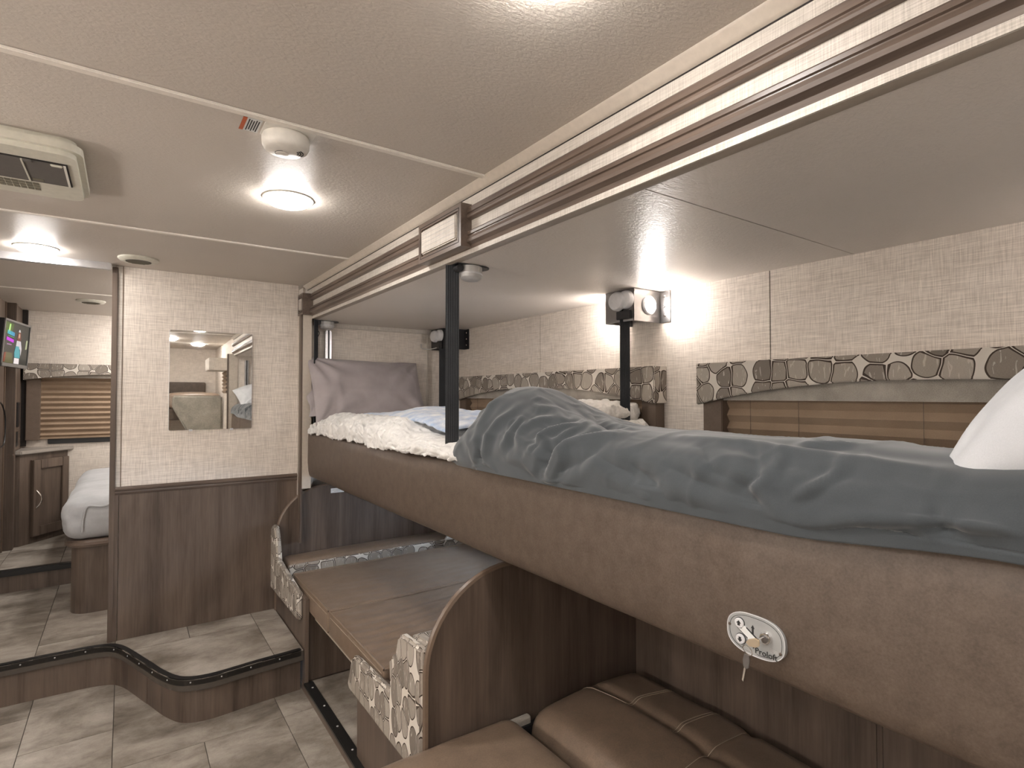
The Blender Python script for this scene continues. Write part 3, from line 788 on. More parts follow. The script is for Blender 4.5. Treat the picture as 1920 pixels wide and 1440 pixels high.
for (u, v) in ((.235, .30), (.255, .69)):
    y, z = P2(u, v)
    obj('button', lathe(B(), [(.0085, 0), (.0085, .003), (.0075, .004), (0, .004)], (cpx - .003, y, z), (-1, 0, 0), 20), 'lgrey', cp, smooth=True)
    obj('button_ring', lathe(B(), [(.0085, 0), (.0095, 0), (.0095, .0012), (.0085, .0012)], (cpx - .003, y, z), (-1, 0, 0), 20), 'print', cp)
    s_ = 1 if v < .5 else -1
    pts = [(y + .0045, z), (y, z + s_ * .0048), (y - .0045, z), (y - .0022, z), (y - .0022, z - s_ * .004), (y + .0022, z - s_ * .004), (y + .0022, z)]
    obj('arrow_mark', prism(B(), pts, 'x', cpx - .0076, cpx - .0069), 'print', cp)
def flat(name, pts, mat, th=.0008, base=.003):
    return obj(name, prism(B(), [P2(*p) for p in pts], 'x', cpx - base - th, cpx - base + .0004), mat, cp)
flat('arrow_mark', [(.45, .47), (.45, .33), (.435, .33), (.465, .25), (.495, .33), (.48, .33), (.48, .47)], 'print')
flat('arrow_mark', [(.46, .66), (.46, .75), (.445, .75), (.475, .82), (.505, .75), (.49, .75), (.49, .66)], 'print')
flat('bed_outline', [(.17, .36), (.36, .36), (.56, .55), (.56, .64), (.40, .66), (.165, .42)], 'print', .0006)
flat('bed_icon', [(.185, .385), (.35, .385), (.53, .56), (.40, .62), (.18, .42)], 'whitep', .0009)
for (u, v) in ((.215, .385), (.305, .375)):
    y, z = P2(u, v); obj('pillow_icon', prism(B(), arc(y, z, .0048, 0, 2 * math.pi, 14, .0030)[:-1], 'x', cpx - .0048, cpx - .003), 'whitep', cp)
y, z = P2(.43, .61); obj('pillow_icon', prism(B(), arc(y, z, .0055, 0, 2 * math.pi, 14, .0036)[:-1], 'x', cpx - .0046, cpx - .003), 'whitep', cp)
for (u, v) in ((.045, .42), (.93, .70)):
    y, z = P2(u, v)
    obj('screw', lathe(B(), [(.0026, 0), (.0026, .001), (.0012, .002), (0, .002)], (cpx - .003, y, z), (-1, 0, 0), 10), 'leather', cp)
for k in range(3):
    flat('print_line', [(.76, .66 + k * .035), (.88, .68 + k * .035), (.88, .69 + k * .035), (.76, .67 + k * .035)], 'grey', .0005)
flat('print_line', [(.30, .905), (.56, .935), (.56, .945), (.30, .915)], 'grey', .0005)
def text_mesh(body, size):
    c = bpy.data.curves.new('lettering', 'FONT'); c.body = body; c.size = size; c.extrude = .0003
    c.resolution_u = 3
    o = bpy.data.objects.new('lettering_tmp', c); COL.objects.link(o)
    dg = bpy.context.evaluated_depsgraph_get()
    me = bpy.data.meshes.new_from_object(o.evaluated_get(dg))
    bpy.data.objects.remove(o); bpy.data.curves.remove(c)
    return me
tm = text_mesh('Proloft', .0142); tm.materials.clear(); tm.materials.append(M['print'])
to = bpy.data.objects.new('lettering', tm); COL.objects.link(to); to.parent = cp
y, z = P2(.50, .90)
to.rotation_euler = (R(90), 0, R(-90)); to.location = Vector((cpx - .0038, y, z)) - cp.location
y, z = P2(.70, .44)
obj('lock_ring', lathe(B(), [(.0105, 0), (.0105, .004), (.0085, .007), (.0065, .007)], (cpx - .003, y, z), (-1, 0, 0), 24), 'chrome', cp, smooth=True)
obj('lock_barrel', lathe(B(), [(.0066, 0), (.0066, .009), (0, .009)], (cpx - .003, y, z), (-1, 0, 0), 20), 'gun', cp)
ky = thing('key', 'brass-coloured key turned in the lock of the bunk panel', 'key', (cpx - .012, y, z), group='keys of the bunk panel')
obj('blade', box(B(), cpx - .026, cpx - .008, y - .001, y + .001, z - .004, z + .004), 'chrome', ky)
bw = [(y - .003, z + .003), (y + .004, z + .005), (y + .016, z - .001), (y + .022, z - .008), (y + .016, z - .013), (y + .004, z - .011), (y - .003, z - .006)]
obj('bow', prism(B(), bw, 'x', cpx - .030, cpx - .0275), 'brass', ky, bevel=.0008)
kr = tag(obj('key_ring', tube(B(), [(cpx - .036 - .004 * math.sin(a), y + .014 + .008 * math.cos(a), z - .017 + .009 * math.sin(a)) for a in np.linspace(0, 2 * math.pi, 25)], .0007, 6, False), 'chrome'), 'thin wire ring joining the two keys', 'key ring')
k2 = thing('key', 'spare key hanging from the ring below the bunk panel', 'key', (cpx - .042, y + .012, z - .026), group='keys of the bunk panel')
yy, zz = y + .012, z - .022
obj('bow', prism(B(), [(yy - .005, zz), (yy + .004, zz + .001), (yy + .007, zz - .010), (yy + .006, zz - .021), (yy + .001, zz - .024), (yy - .004, zz - .020), (yy - .006, zz - .008)], 'x', cpx - .043, cpx - .041), 'gun', k2, bevel=.0006)
obj('blade', prism(B(), [(yy + .001, zz - .022), (yy + .0045, zz - .022), (yy + .0085, zz - .044), (yy + .006, zz - .046)], 'x', cpx - .043, cpx - .041), 'chrome', k2)

# ------------------------------------------------------------------ cloth solver for the bedding
def drape(nx, ny, x0, x1, y0, y1, H, comp, steps, seed, lim, iters=8, amp=.02, bend=.35, freq=9.0, zlift=.02):
    xs = np.linspace(x0, x1, nx); yv = np.linspace(y0, y1, ny)
    X, Y = np.meshgrid(xs, yv, indexing='ij')
    P = np.stack([X, Y, H(X, Y) + zlift], -1)
    P[..., 2] += np.maximum(0, vnoise(np.stack([X, Y, X * 0], -1), freq, seed)) * amp * 2 + vnoise(np.stack([X, Y, X * 0], -1), freq * 2.7, seed + 5) * amp * .6
    dx = (x1 - x0) / (nx - 1) * comp[0]; dy = (y1 - y0) / (ny - 1) * comp[1]
    V = np.zeros_like(P); dt = 1 / 60
    con = [((1, 0), dx, .5), ((0, 1), dy, .5), ((1, 1), math.hypot(dx, dy), .25), ((1, -1), math.hypot(dx, dy), .25), ((3, 0), 3 * dx, bend * .3), ((0, 3), 3 * dy, bend * .3), ((2, 0), 2 * dx, bend * .4), ((0, 2), 2 * dy, bend * .4)]
    for s in range(steps):
        V[..., 2] -= 9.8 * dt; V *= .93
        Q = P.copy(); P = P + V * dt
        for it in range(iters):
            D = np.zeros_like(P)
            for (a, b), L, k in con:
                if b >= 0: A = P[:nx - a, :ny - b]; C = P[a:, b:]
                else: A = P[:nx - a, -b:]; C = P[a:, :ny + b]
                d = C - A; l = np.linalg.norm(d, axis=-1, keepdims=True)
                c = d * ((l - L) / np.maximum(l, 1e-6)) * .5 * k
                if abs(a) + abs(b) > 1 and (a == 0 or b == 0): c = np.where(l < L * .985, c, c * .2)
                if b >= 0: D[:nx - a, :ny - b] += c; D[a:, b:] -= c
                else: D[:nx - a, -b:] += c; D[a:, :ny + b] -= c
            P = P + D * .62
            h = H(P[..., 0], P[..., 1]); low_ = P[..., 2] < h
            P[..., 2] = np.where(low_, h, P[..., 2])
            f = np.where(low_, .35, 0)[..., None]
            P[..., :2] = P[..., :2] * (1 - f) + Q[..., :2] * f
            P[..., 0] = np.clip(P[..., 0], lim[0], lim[1]); P[..., 1] = np.clip(P[..., 1], lim[2], lim[3])
        V = (P - Q) / dt
        sp = np.linalg.norm(V, axis=-1, keepdims=True); V *= np.minimum(1, 1.2 / np.maximum(sp, 1e-6))
    return P
sm = lambda a, b, x: (lambda t: t * t * (3 - 2 * t))(np.clip((x - a) / (b - a), 0, 1))
def bedtop(x, y):     # mattress and padded front edge
    return 1.266 - .05 * sm(.90, .87, x) * 0 - .30 * sm(.905, .885, x)
def thick_sheet(name, P, mat, th, parent=None, lv=1, off=1.0):
    o = obj(name, (lambda b: (grid(b, P), b)[1])(B()), mat, parent, smooth=True, angle=180)
    md = o.modifiers.new('thickness', 'SOLIDIFY'); md.thickness = th; md.offset = off
    subsurf(o, lv)
    return o
# charcoal comforter: a puffed roll along the front edge, a heap at the far end, creases laid in along (y, t)
CT = np.array([0, .06, .13, .22, .31, .40, .50, .62, .76, .90, 1.0])
CX = np.array([.896, .8905, .8865, .893, .93, .995, 1.09, 1.24, 1.48, 1.72, 1.86])
CZ = np.array([1.243, 1.254, 1.280, 1.325, 1.362, 1.384, 1.384, 1.366, 1.345, 1.325, 1.30])
def comforter_base(t, y):
    def cub(v):
        f = np.interp(np.linspace(0, 1, 201), CT, v)
        g = np.convolve(np.pad(f, 6, mode='edge'), np.ones(13) / 13, 'valid'); g[0] = f[0]
        return np.interp(t, np.linspace(0, 1, 201), g)
    x = cub(CX); z = cub(CZ)
    z = z + .024 * sm(.50, .20, y) * (1 - sm(.10, .20, t))
    z = z + .112 * np.exp(-((x - 1.13) / .21) ** 2 - ((y - 1.46) / .23) ** 2) * sm(.10, .45, t)
    u = np.clip((y - 1.42) / .255, 0, 1); e = np.sqrt(np.maximum(0, 1 - u ** 3.4))
    z = 1.25 + (z - 1.25) * np.where(z > 1.25, e, 1)
    x = x + (1 - e) * .045 * (1 - sm(.3, .6, t))
    yy = y + .22 * np.maximum(0, x - .95) * sm(1.15, 1.6, y)
    return np.stack([x, yy, z], -1)
CREASES = [
    ([(1.515, 0.331), (1.538, 0.275), (1.503, 0.206), (1.408, 0.119)], 0.006, 0.014),
    ([(1.467, 0.406), (1.497, 0.369), (1.491, 0.281), (1.455, 0.194)], 0.007, 0.014),
    ([(1.354, 0.375), (1.396, 0.306), (1.402, 0.244), (1.414, 0.144)], 0.009, 0.013),
    ([(1.307, 0.363), (1.313, 0.3), (1.307, 0.244), (1.331, 0.2)], 0.008, 0.012),
    ([(1.283, 0.35), (1.271, 0.3), (1.259, 0.256), (1.23, 0.213)], 0.006, 0.01),
    ([(1.218, 0.394), (1.248, 0.35), (1.265, 0.3)], 0.007, 0.01),
    ([(1.099, 0.388), (1.135, 0.35), (1.164, 0.312), (1.176, 0.256), (1.182, 0.194)], 0.014, 0.014),
    ([(0.927, 0.35), (0.986, 0.319), (1.052, 0.263), (1.069, 0.206), (1.105, 0.125)], 0.014, 0.015),
    ([(1.093, 0.363), (1.117, 0.288), (1.159, 0.244)], 0.008, 0.009),
    ([(1.123, 0.256), (1.111, 0.194), (1.129, 0.125)], -0.014, 0.016),
    ([(0.957, 0.25), (0.998, 0.181), (1.069, 0.119)], -0.008, 0.012),
    ([(0.951, 0.244), (0.88, 0.2), (0.826, 0.169), (0.808, 0.138)], -0.008, 0.013),
    ([(0.844, 0.225), (0.779, 0.169), (0.749, 0.15)], -0.01, 0.013),
    ([(1.23, 0.55), (1.093, 0.456), (0.992, 0.406), (0.969, 0.456)], -0.012, 0.014),
    ([(1.248, 0.513), (1.164, 0.475), (1.111, 0.431)], -0.007, 0.012),
    ([(0.761, 0.225), (0.672, 0.206)], -0.006, 0.014),
    ([(1.301, 0.413), (1.248, 0.431), (1.164, 0.381)], 0.007, 0.012),
    ([(1.295, 0.169), (1.23, 0.163), (1.147, 0.156)], 0.007, 0.014),
    ([(1.438, 0.188), (1.438, 0.131), (1.408, 0.1)], -0.01, 0.012),
    ([(1.2, 0.25), (1.17, 0.238), (1.182, 0.188)], -0.008, 0.009),
    ([(0.583, 0.338), (0.547, 0.225), (0.565, 0.188), (0.529, 0.131)], -0.007, 0.011),
    ([(0.577, 0.344), (0.535, 0.231), (0.547, 0.188), (0.517, 0.138)], 0.006, 0.009),
    ([(0.411, 0.325), (0.446, 0.231), (0.482, 0.175)], 0.005, 0.007),
    ([(0.535, 0.319), (0.523, 0.256)], 0.006, 0.008),
    ([(0.695, 0.325), (0.63, 0.231), (0.571, 0.194)], -0.006, 0.01),
    ([(0.695, 0.2), (0.636, 0.181), (0.547, 0.138)], -0.008, 0.014),
    ([(0.523, 0.094), (0.405, 0.113), (0.292, 0.163), (0.274, 0.181), (0.262, 0.163)], 0.008, 0.014),
    ([(0.511, 0.05), (0.405, 0.075), (0.298, 0.131), (0.274, 0.156)], -0.005, 0.014),
    ([(0.274, 0.181), (0.274, 0.131), (0.268, 0.113)], -0.014, 0.012),
    ([(0.268, 0.175), (0.232, 0.169), (0.203, 0.169)], 0.007, 0.012),
    ([(0.773, 0.388), (0.589, 0.35), (0.529, 0.338), (0.428, 0.325), (0.298, 0.325)], 0.008, 0.013),
    ([(0.517, 0.388), (0.428, 0.413)], 0.006, 0.009),
    ([(0.434, 0.294), (0.428, 0.325)], 0.004, 0.008),
    ([(0.304, 0.194), (0.274, 0.194)], -0.007, 0.02),
    ([(0.428, 0.031), (0.333, 0.094)], -0.004, 0.01),
]
nt_, ny_ = 150, 330
tt = np.linspace(0, 1, nt_)
yv_ = np.concatenate([np.linspace(-.10, 1.40, ny_ - 60, endpoint=False), 1.40 + .275 * np.sin(np.linspace(0, math.pi / 2, 60))])
TT, YY = np.meshgrid(tt, yv_, indexing='ij')
PD = comforter_base(TT, YY)
arcs = np.concatenate([[0], np.cumsum(np.hypot(np.diff(np.interp(tt, CT, CX)), np.diff(np.interp(tt, CT, CZ))))])
SS = np.interp(TT, tt, arcs)
du_ = np.gradient(PD, axis=0); dv_ = np.gradient(PD, axis=1)
nrm = np.cross(du_, dv_); nrm /= np.maximum(np.linalg.norm(nrm, axis=-1, keepdims=True), 1e-9)
if nrm[nt_ // 2, 100, 2] < 0: nrm = -nrm
disp = np.zeros_like(TT)
w0 = np.stack([YY, SS, YY * 0], -1)
wy = YY + vnoise(w0, 14, 2) * .02; wsn = SS + vnoise(w0, 14, 5) * .016
for pts, amp_, wd_ in CREASES:
    best = np.full(TT.shape, 9.0); along = np.zeros(TT.shape)
    q = [np.array([p[0], np.interp(p[1], tt, arcs)]) for p in pts]
    n = len(q) - 1
    for i in range(n):
        a, b = q[i], q[i + 1]; d = b - a; L2 = max(1e-9, d @ d)
        h = np.clip(((wy - a[0]) * d[0] + (wsn - a[1]) * d[1]) / L2, 0, 1)
        dd = np.hypot(wy - a[0] - h * d[0], wsn - a[1] - h * d[1])
        m = dd < best; best = np.where(m, dd, best); along = np.where(m, (i + h) / n, along)
    taper = np.clip(np.sin(np.clip(along, .02, .98) * math.pi), 0, 1) ** .45
    k = wd_ * 1.15
    prof = np.exp(-(best / k) ** 1.5) - .35 * np.exp(-((best - 2.2 * k) / (1.1 * k)) ** 2)
    disp += amp_ * 1.25 * prof * taper
rid = lambda sc, sd, ax, ay: (1 - np.abs(vnoise(np.stack([wy * ax, wsn * ay, YY * 0], -1), sc, sd)) * 4).clip(0, 1) ** 3
heap = sm(.75, 1.15, YY) * (1 - .5 * sm(.5, .9, TT))
disp += heap * (rid(9, 3, .75, 1.3) * .006 + rid(17, 9, .8, 1.2) * .0035) + (1 - heap) * rid(7, 6, 1.0, .8) * .0035
disp += vnoise(w0, 6, 1) * .012 * sm(.05, .2, TT)
disp *= sm(-.02, .05, TT + .0)
PD = PD + nrm * disp[..., None]
PD[..., 0] = np.maximum(PD[..., 0], .880)
PD[..., 0] = np.where((PD[..., 2] < 1.278) & (YY < 1.46), np.minimum(PD[..., 0], .887), PD[..., 0])
du = obj('comforter', (lambda b: (grid(b, PD), b)[1])(B()), 'duvet', None, smooth=True, angle=180)
md = du.modifiers.new('thickness', 'SOLIDIFY'); md.thickness = .008; md.offset = 0
tag(du, 'rumpled charcoal grey comforter heaped on the bunk', 'comforter')
# white plush blanket along the front edge at the far half
WT = np.array([0, .08, .18, .30, .42, .56, .75, 1.0])
WX = np.array([.903, .896, .898, .92, .965, 1.05, 1.30, 1.66])
WZ = np.array([1.250, 1.264, 1.296, 1.325, 1.338, 1.335, 1.322, 1.295])
t1 = np.linspace(0, 1, 120); y1_ = np.linspace(1.585, 3.345, 330)
T1, Y1 = np.meshgrid(t1, y1_, indexing='ij')
big_ = sm(1.95, 2.25, Y1)                                   # the plush heap; nearer the strap it thins to a flat sheet
X1 = np.interp(T1, WT, WX); Z1 = np.interp(T1, WT, WZ)
k_ = np.ones(9) / 9
sl = lambda A: np.apply_along_axis(lambda v: np.convolve(np.pad(v, 4, mode='edge'), k_, 'valid'), 0, A)
X1, Z1 = sl(X1), sl(Z1)
Z1 = 1.25 + (Z1 - 1.25) * (.55 + .45 * big_) * (1 - .55 * sm(3.05, 3.32, Y1))
e1 = np.stack([Y1, T1 * .9, Y1 * 0], -1)
wq = Y1 + vnoise(e1, 5, 3) * .12 + .10 * T1
ruff = (1 - np.abs(vnoise(np.stack([wq, T1 * .12, T1 * 0], -1), 17, 4)) * 3.4).clip(-.2, 1)
ruf2 = (1 - np.abs(vnoise(np.stack([wq * 1.0, T1 * .5, T1 * 0], -1), 33, 14)) * 3.4).clip(0, 1)
fall = sm(0, .14, T1) * (1 - .6 * sm(.55, .9, T1))
Z1 += fall * (ruff * .022 + ruf2 * .009) * (.45 + .55 * big_) + vnoise(e1, 7, 8) * .022 * fall
X1 -= (1 - sm(.1, .5, T1)) * (ruff * .014 + ruf2 * .007)
Z1 += (1 - sm(0, .2, T1)) * (vnoise(e1 * np.array([1, 0, 0]), 9, 6) * .022 + vnoise(e1 * np.array([1, 0, 0]), 40, 7) * .008)
PW = np.stack([X1, Y1 + .03 * vnoise(e1, 12, 9), Z1], -1)
fz = np.stack([vnoise(PW, 75, 1), vnoise(PW, 75, 2), vnoise(PW, 75, 3)], -1) * .009 + np.stack([vnoise(PW, 30, 1), vnoise(PW, 30, 2), vnoise(PW, 30, 3)], -1) * .010
PW = PW + fz * (.35 + .65 * big_)[..., None]
PW[..., 0] = np.maximum(PW[..., 0], .880)
wbk = obj('plush_blanket', (lambda b: (grid(b, PW), b)[1])(B()), 'wcloth', None, smooth=True, angle=180)
md = wbk.modifiers.new('thickness', 'SOLIDIFY'); md.thickness = .006; md.offset = 0
tag(wbk, 'crumpled white plush blanket below the grey pillow', 'blanket')
# blue and white blanket on top of it
from_w = lambda x, y: 1.325 + .055 * np.exp(-((y - 2.45) / .55) ** 2) * sm(.98, 1.12, x) + .022 * np.sin(x * 11) * np.sin(y * 8)
PB = drape(54, 84, 1.03, 1.72, 1.92, 2.92, from_w, (1.12, 1.12), 45, 33, (1.0, 1.80, 1.86, 3.0), 6, .03, .3, 11.0)
PB[..., 2] += vnoise(PB, 30, 4) * .012
bbk = thick_sheet('plush_blanket', PB, 'blue', .016)
tag(bbk, 'pale blue and white plush blanket rumpled on the bunk', 'blanket')
# folded white sherpa throw behind the comforter
sh = thing('folded_throw', 'folded white sherpa throw under the patterned valance', 'throw', (1.74, 1.95, 1.27))
def fuzz(q): return q + (np.stack([vnoise(q, 34, 1), vnoise(q, 34, 2), vnoise(q, 34, 3)], -1) * .020 + np.stack([vnoise(q, 90, 4), vnoise(q, 90, 5), vnoise(q, 90, 6)], -1) * .012)
obj('lower_fold', rbox(B(), 1.58, 1.89, 1.63, 2.30, 1.27, 1.365, .045, 26, disp=fuzz), 'fluff', sh, smooth=True, angle=180)
obj('upper_fold', rbox(B(), 1.60, 1.88, 1.68, 2.26, 1.355, 1.437, .040, 26, bulge=(0, 0, 0, 0, 0, .012), disp=fuzz), 'fluff', sh, smooth=True, angle=180)

# pillows
def pillow_mesh(w, h, t, seed, wr=.012, n=46, flange=0):
    u = np.linspace(-1, 1, n); U, Vv = np.meshgrid(u, u, indexing='ij')
    e = 2.2
    prof = (np.clip(1 - np.abs(U) ** e, 0, 1) ** .55) * (np.clip(1 - np.abs(Vv) ** e, 0, 1) ** .55)
    px = U * w / 2 * (1 - .05 * (1 - np.abs(Vv) ** 2) * np.abs(U) ** 3); py = Vv * h / 2 * (1 - .06 * (1 - np.abs(U) ** 2) * np.abs(Vv) ** 3)
    q = np.stack([px, py, U * 0], -1)
    ang = np.arctan2(np.abs(Vv) - 1.0, np.abs(U) - 1.0)
    dc = np.hypot(np.abs(U) - 1, np.abs(Vv) - 1)
    rad = np.sin(ang * 13 + vnoise(q, 6, seed) * 6) * np.exp(-dc * 1.9) * wr * np.clip(prof * 2.5, 0, 1)
    ns_ = vnoise(q * np.array([1, 1.8, 1]), 9, seed) * wr * 1.2 + (1 - np.abs(vnoise(q * np.array([2.2, .8, 1]), 7, seed + 3)) * 4).clip(0, 1) ** 3 * wr * .8 * sm(.35, .8, np.abs(U))
    out = []
    for s in (1, -1):
        z = s * (prof * t / 2 + (rad + ns_ * prof) * (1 if s > 0 else .4))
        out.append(np.stack([px, py, z], -1))
    return out
def pillow(name, mat, label, w, h, t, seed, mtx, wr=.012):
    a, b = pillow_mesh(w, h, t, seed, wr)
    bm = B(); grid(bm, a); grid(bm, b[::-1]); bmesh.ops.remove_doubles(bm, verts=bm.verts, dist=2e-4)
    bmesh.ops.transform(bm, matrix=mtx, verts=bm.verts)
    o = obj(name, bm, mat, smooth=True, angle=180); subsurf(o, 1)
    return tag(o, label, 'pillow')
pillow('pillow', 'pillow', 'taupe grey pillow propped against the end wall of the bunk', .77, .47, .17, 3,
       Matrix.Translation((1.265, 3.365, 1.488)) @ Matrix.Rotation(R(6), 4, 'Z') @ Matrix.Rotation(R(66), 4, 'X') @ Matrix.Rotation(R(-1), 4, 'Z'), .028)
pillow('pillow', 'wpillow', 'white pillow lying at the near end of the comforter', .66, .46, .23, 9,
       Matrix.Translation((1.240, .105, 1.490)) @ Matrix.Rotation(R(-2), 4, 'Z') @ Matrix.Rotation(R(-11), 4, 'Y') @ Matrix.Rotation(R(-27), 4, 'X'), .008)

hp_ = []
for i, v in enumerate(np.linspace(0, 1, 22)):
    row = []
    for k, u in enumerate(np.linspace(0, 1, 9)):
        x = .902 + .075 * u - .018 * v * (1 - u) + .012 * math.sin(v * 9 + u * 4) * (1 - u)
        row.append((x, 3.435 - .115 * v + .035 * (1 - u) + .006 * math.sin(v * 14 + u * 6), 1.665 - .31 * v - .012 * (1 - u)))
    hp_.append(row)
ho = obj('pillow_hem', (lambda b: (grid(b, np.array(hp_)), b)[1])(B()), 'pillow', bpy.data.objects['pillow'], smooth=True, angle=180)
md = ho.modifiers.new('thickness', 'SOLIDIFY'); md.thickness = .004

# ------------------------------------------------------------------ windows behind the bunk: valances and pleated shades
def shade_mesh(bm, x, y0, y1, z0, z1, pitch, depth, axis='x'):
    n = max(1, int(round((z1 - z0) / pitch))); p = (z1 - z0) / n
    pts = []
    for k in range(n):
        pts += [(x, z0 + k * p), (x - depth, z0 + (k + .5) * p)]
    pts.append((x, z1))
    th = .0015
    if axis == 'x':
        a = [[(q[0], y, q[1]) for q in pts] for y in (y0, y1)]
    else:
        a = [[(y, q[0], q[1]) for q in pts] for y in (y0, y1)]
    V = [[bm.verts.new(q) for q in r] for r in a]
    for k in range(len(pts) - 1): bm.faces.new((V[0][k], V[1][k], V[1][k + 1], V[0][k + 1]))
    return bm
def valance(y0, y1, ztop, zend, zmid, label, flat_y=.24, arch=True):
    t = thing('window_valance', label, 'valance', (1.9, (y0 + y1) / 2, zend), group='pebble print valances')
    n = 30; low_ = []
    for k in range(n + 1):
        s = k / n; y = y0 + (y1 - y0) * s
        c = min(1, max(0, (abs(s - .5) * 2 * (y1 - y0) / 2) / ((y1 - y0) / 2)))
        low_.append((y, zmid - (zmid - zend) * c ** 2.2))
    obj('front_board', prism(B(), low_ + [(y1, ztop), (y0, ztop)], 'x', 1.858, 1.876), 'pebble', t, bevel=.004)
    obj('side_board', box(B(), 1.87, 1.938, y0, y0 + .014, zend + .004, ztop), 'pebble', t)
    obj('side_board', box(B(), 1.87, 1.938, y1 - .014, y1, zend + .004, ztop), 'pebble', t)
    obj('top_board', box(B(), 1.87, 1.938, y0 + .01, y1 - .01, ztop - .014, ztop - .001), 'tweed', t)
    obj('lining', box(B(), 1.895, 1.930, y0 + .02, y1 - .02, zend + .018, ztop - .014), 'tweed', t)
    return t
def shade(y0, y1, z0, z1, label, wl_=.085):
    t = thing('pleated_shade', label, 'window shade', (1.92, (y0 + y1) / 2, z0), group='tan pleated shades')
    o = obj('pleats', shade_mesh(B(), 1.934, y0 + wl_, y1 - wl_, z0, z1, .047, .017), 'shade', t)
    for y in (y0, y1 - wl_):
        obj('side_panel', box(B(), 1.885, 1.938, y, y + wl_, z0, z1), 'leg', t, bevel=.003)
    for y in (y0 + wl_ + .10, y1 - wl_ - .10, y1 - wl_ - .28, (y0 + y1) / 2):
        obj('cord', box(B(), 1.9152, 1.9168, y, y + .0010, z0, z1), 'leg', t)
    return t
valance(1.60, 3.34, 1.597, 1.434, 1.513, 'long pebble-print valance behind the comforter and far strap')
valance(-.10, 1.388, 1.597, 1.434, 1.516, 'pebble-print valance nearer the camera, above the white pillow')
shade(1.61, 3.33, 1.12, 1.47, 'tan pleated shade half hidden behind the comforter heap')
shade(-.09, 1.375, 1.12, 1.47, 'tan pleated shade in view above the grey bedding')

# ------------------------------------------------------------------ dinette under the bunk
def end_outline(x0=.742, x1=1.925, top=.918, zb=.06):
    return [(x0, zb), (x0, .64)] + [(1.03 - .288 * math.cos(a), .64 + (top - .64) * math.sin(a)) for a in np.linspace(.12, math.pi / 2, 14)] + [(x1, top), (x1, zb)]
def edge_path(y, off=0):
    return [(.741, y, .10), (.741, y, .64)] + [(1.03 - .289 * math.cos(a), y, .64 + .279 * math.sin(a)) for a in np.linspace(.12, math.pi / 2, 14)] + [(1.92, y, .919)]
def guard(bm, poly, x0, x1):
    return prism(bm, poly, 'x', x0, x1)
bf = thing('dinette_bench', 'far dinette bench with rounded wood end panel and pebble-print guard', 'bench', (1.3, 3.1, .0), group='dinette benches')
obj('end_panel', prism(B(), end_outline(), 'y', 3.462, 3.485), 'wood', bf)
obj('edge_band', tube(B(), edge_path(3.4735), .0118, 8), 'edge', bf, smooth=True)
obj('side_panel', box(B(), .738, .756, 2.825, 3.462, ZL, .47), 'wood', bf, bevel=.002)
obj('front_panel', box(B(), .756, 1.93, 2.850, 2.866, .06, .40), 'wood', bf)
obj('seat_board', box(B(), .76, 1.93, 2.86, 3.46, .37, .398), 'wood_y', bf)
obj('side_guard', guard(B(), [(3.50, .345), (3.50, .69), (3.46, .722), (3.41, .715), (3.375, .665), (3.33, .545), (2.905, .490), (2.885, .47), (2.88, .355)], .712, .742), 'pebble_g', bf, bevel=.009, seg=3)
bn = thing('dinette_bench', 'near dinette bench with rounded wood end panel beside the sofa', 'bench', (1.3, 1.8, .055), group='dinette benches')
obj('end_panel', prism(B(), end_outline(), 'y', 1.492, 1.516), 'wood', bn)
obj('edge_band', tube(B(), edge_path(1.504), .0122, 8), 'edge', bn, smooth=True)
obj('side_panel', box(B(), .758, .774, 1.516, 2.145, .06, .47), 'wood', bn, bevel=.002)
obj('front_panel', box(B(), .774, 1.93, 2.125, 2.141, .06, .40), 'wood', bn)
obj('seat_board', box(B(), .774, 1.93, 1.516, 2.12, .37, .398), 'wood_y', bn)
obj('side_guard', guard(B(), [(1.517, .325), (2.155, .325), (2.175, .345), (2.13, .458), (2.105, .475), (1.76, .490), (1.69, .695), (1.66, .71), (1.517, .715)], .728, .757), 'pebble_g', bn, bevel=.009, seg=3)
obj('back_bolster', prism(B(), [(1.518, .42), (1.82, .42), (1.835, .56), (1.80, .588), (1.70, .60), (1.67, .69), (1.64, .712), (1.518, .72)], 'x', .757, .84), 'pebble_g', bn, bevel=.012, seg=3)
# far seat cushion strip with patterned front
fc = thing('bench_cushion', 'brown seat cushion with pebble-print front at the back of the far bench', 'cushion', (1.3, 3.36, .40))
obj('cover', rbox(B(), .768, 1.90, 3.282, 3.458, .40, .532, .025, 8, bulge=(0, 0, 0, 0, 0, .012)), 'leather_c', fc, smooth=True)
obj('front_band', rbox(B(), .762, 1.90, 3.268, 3.292, .40, .520, .010, 8), 'pebble', fc, smooth=True)
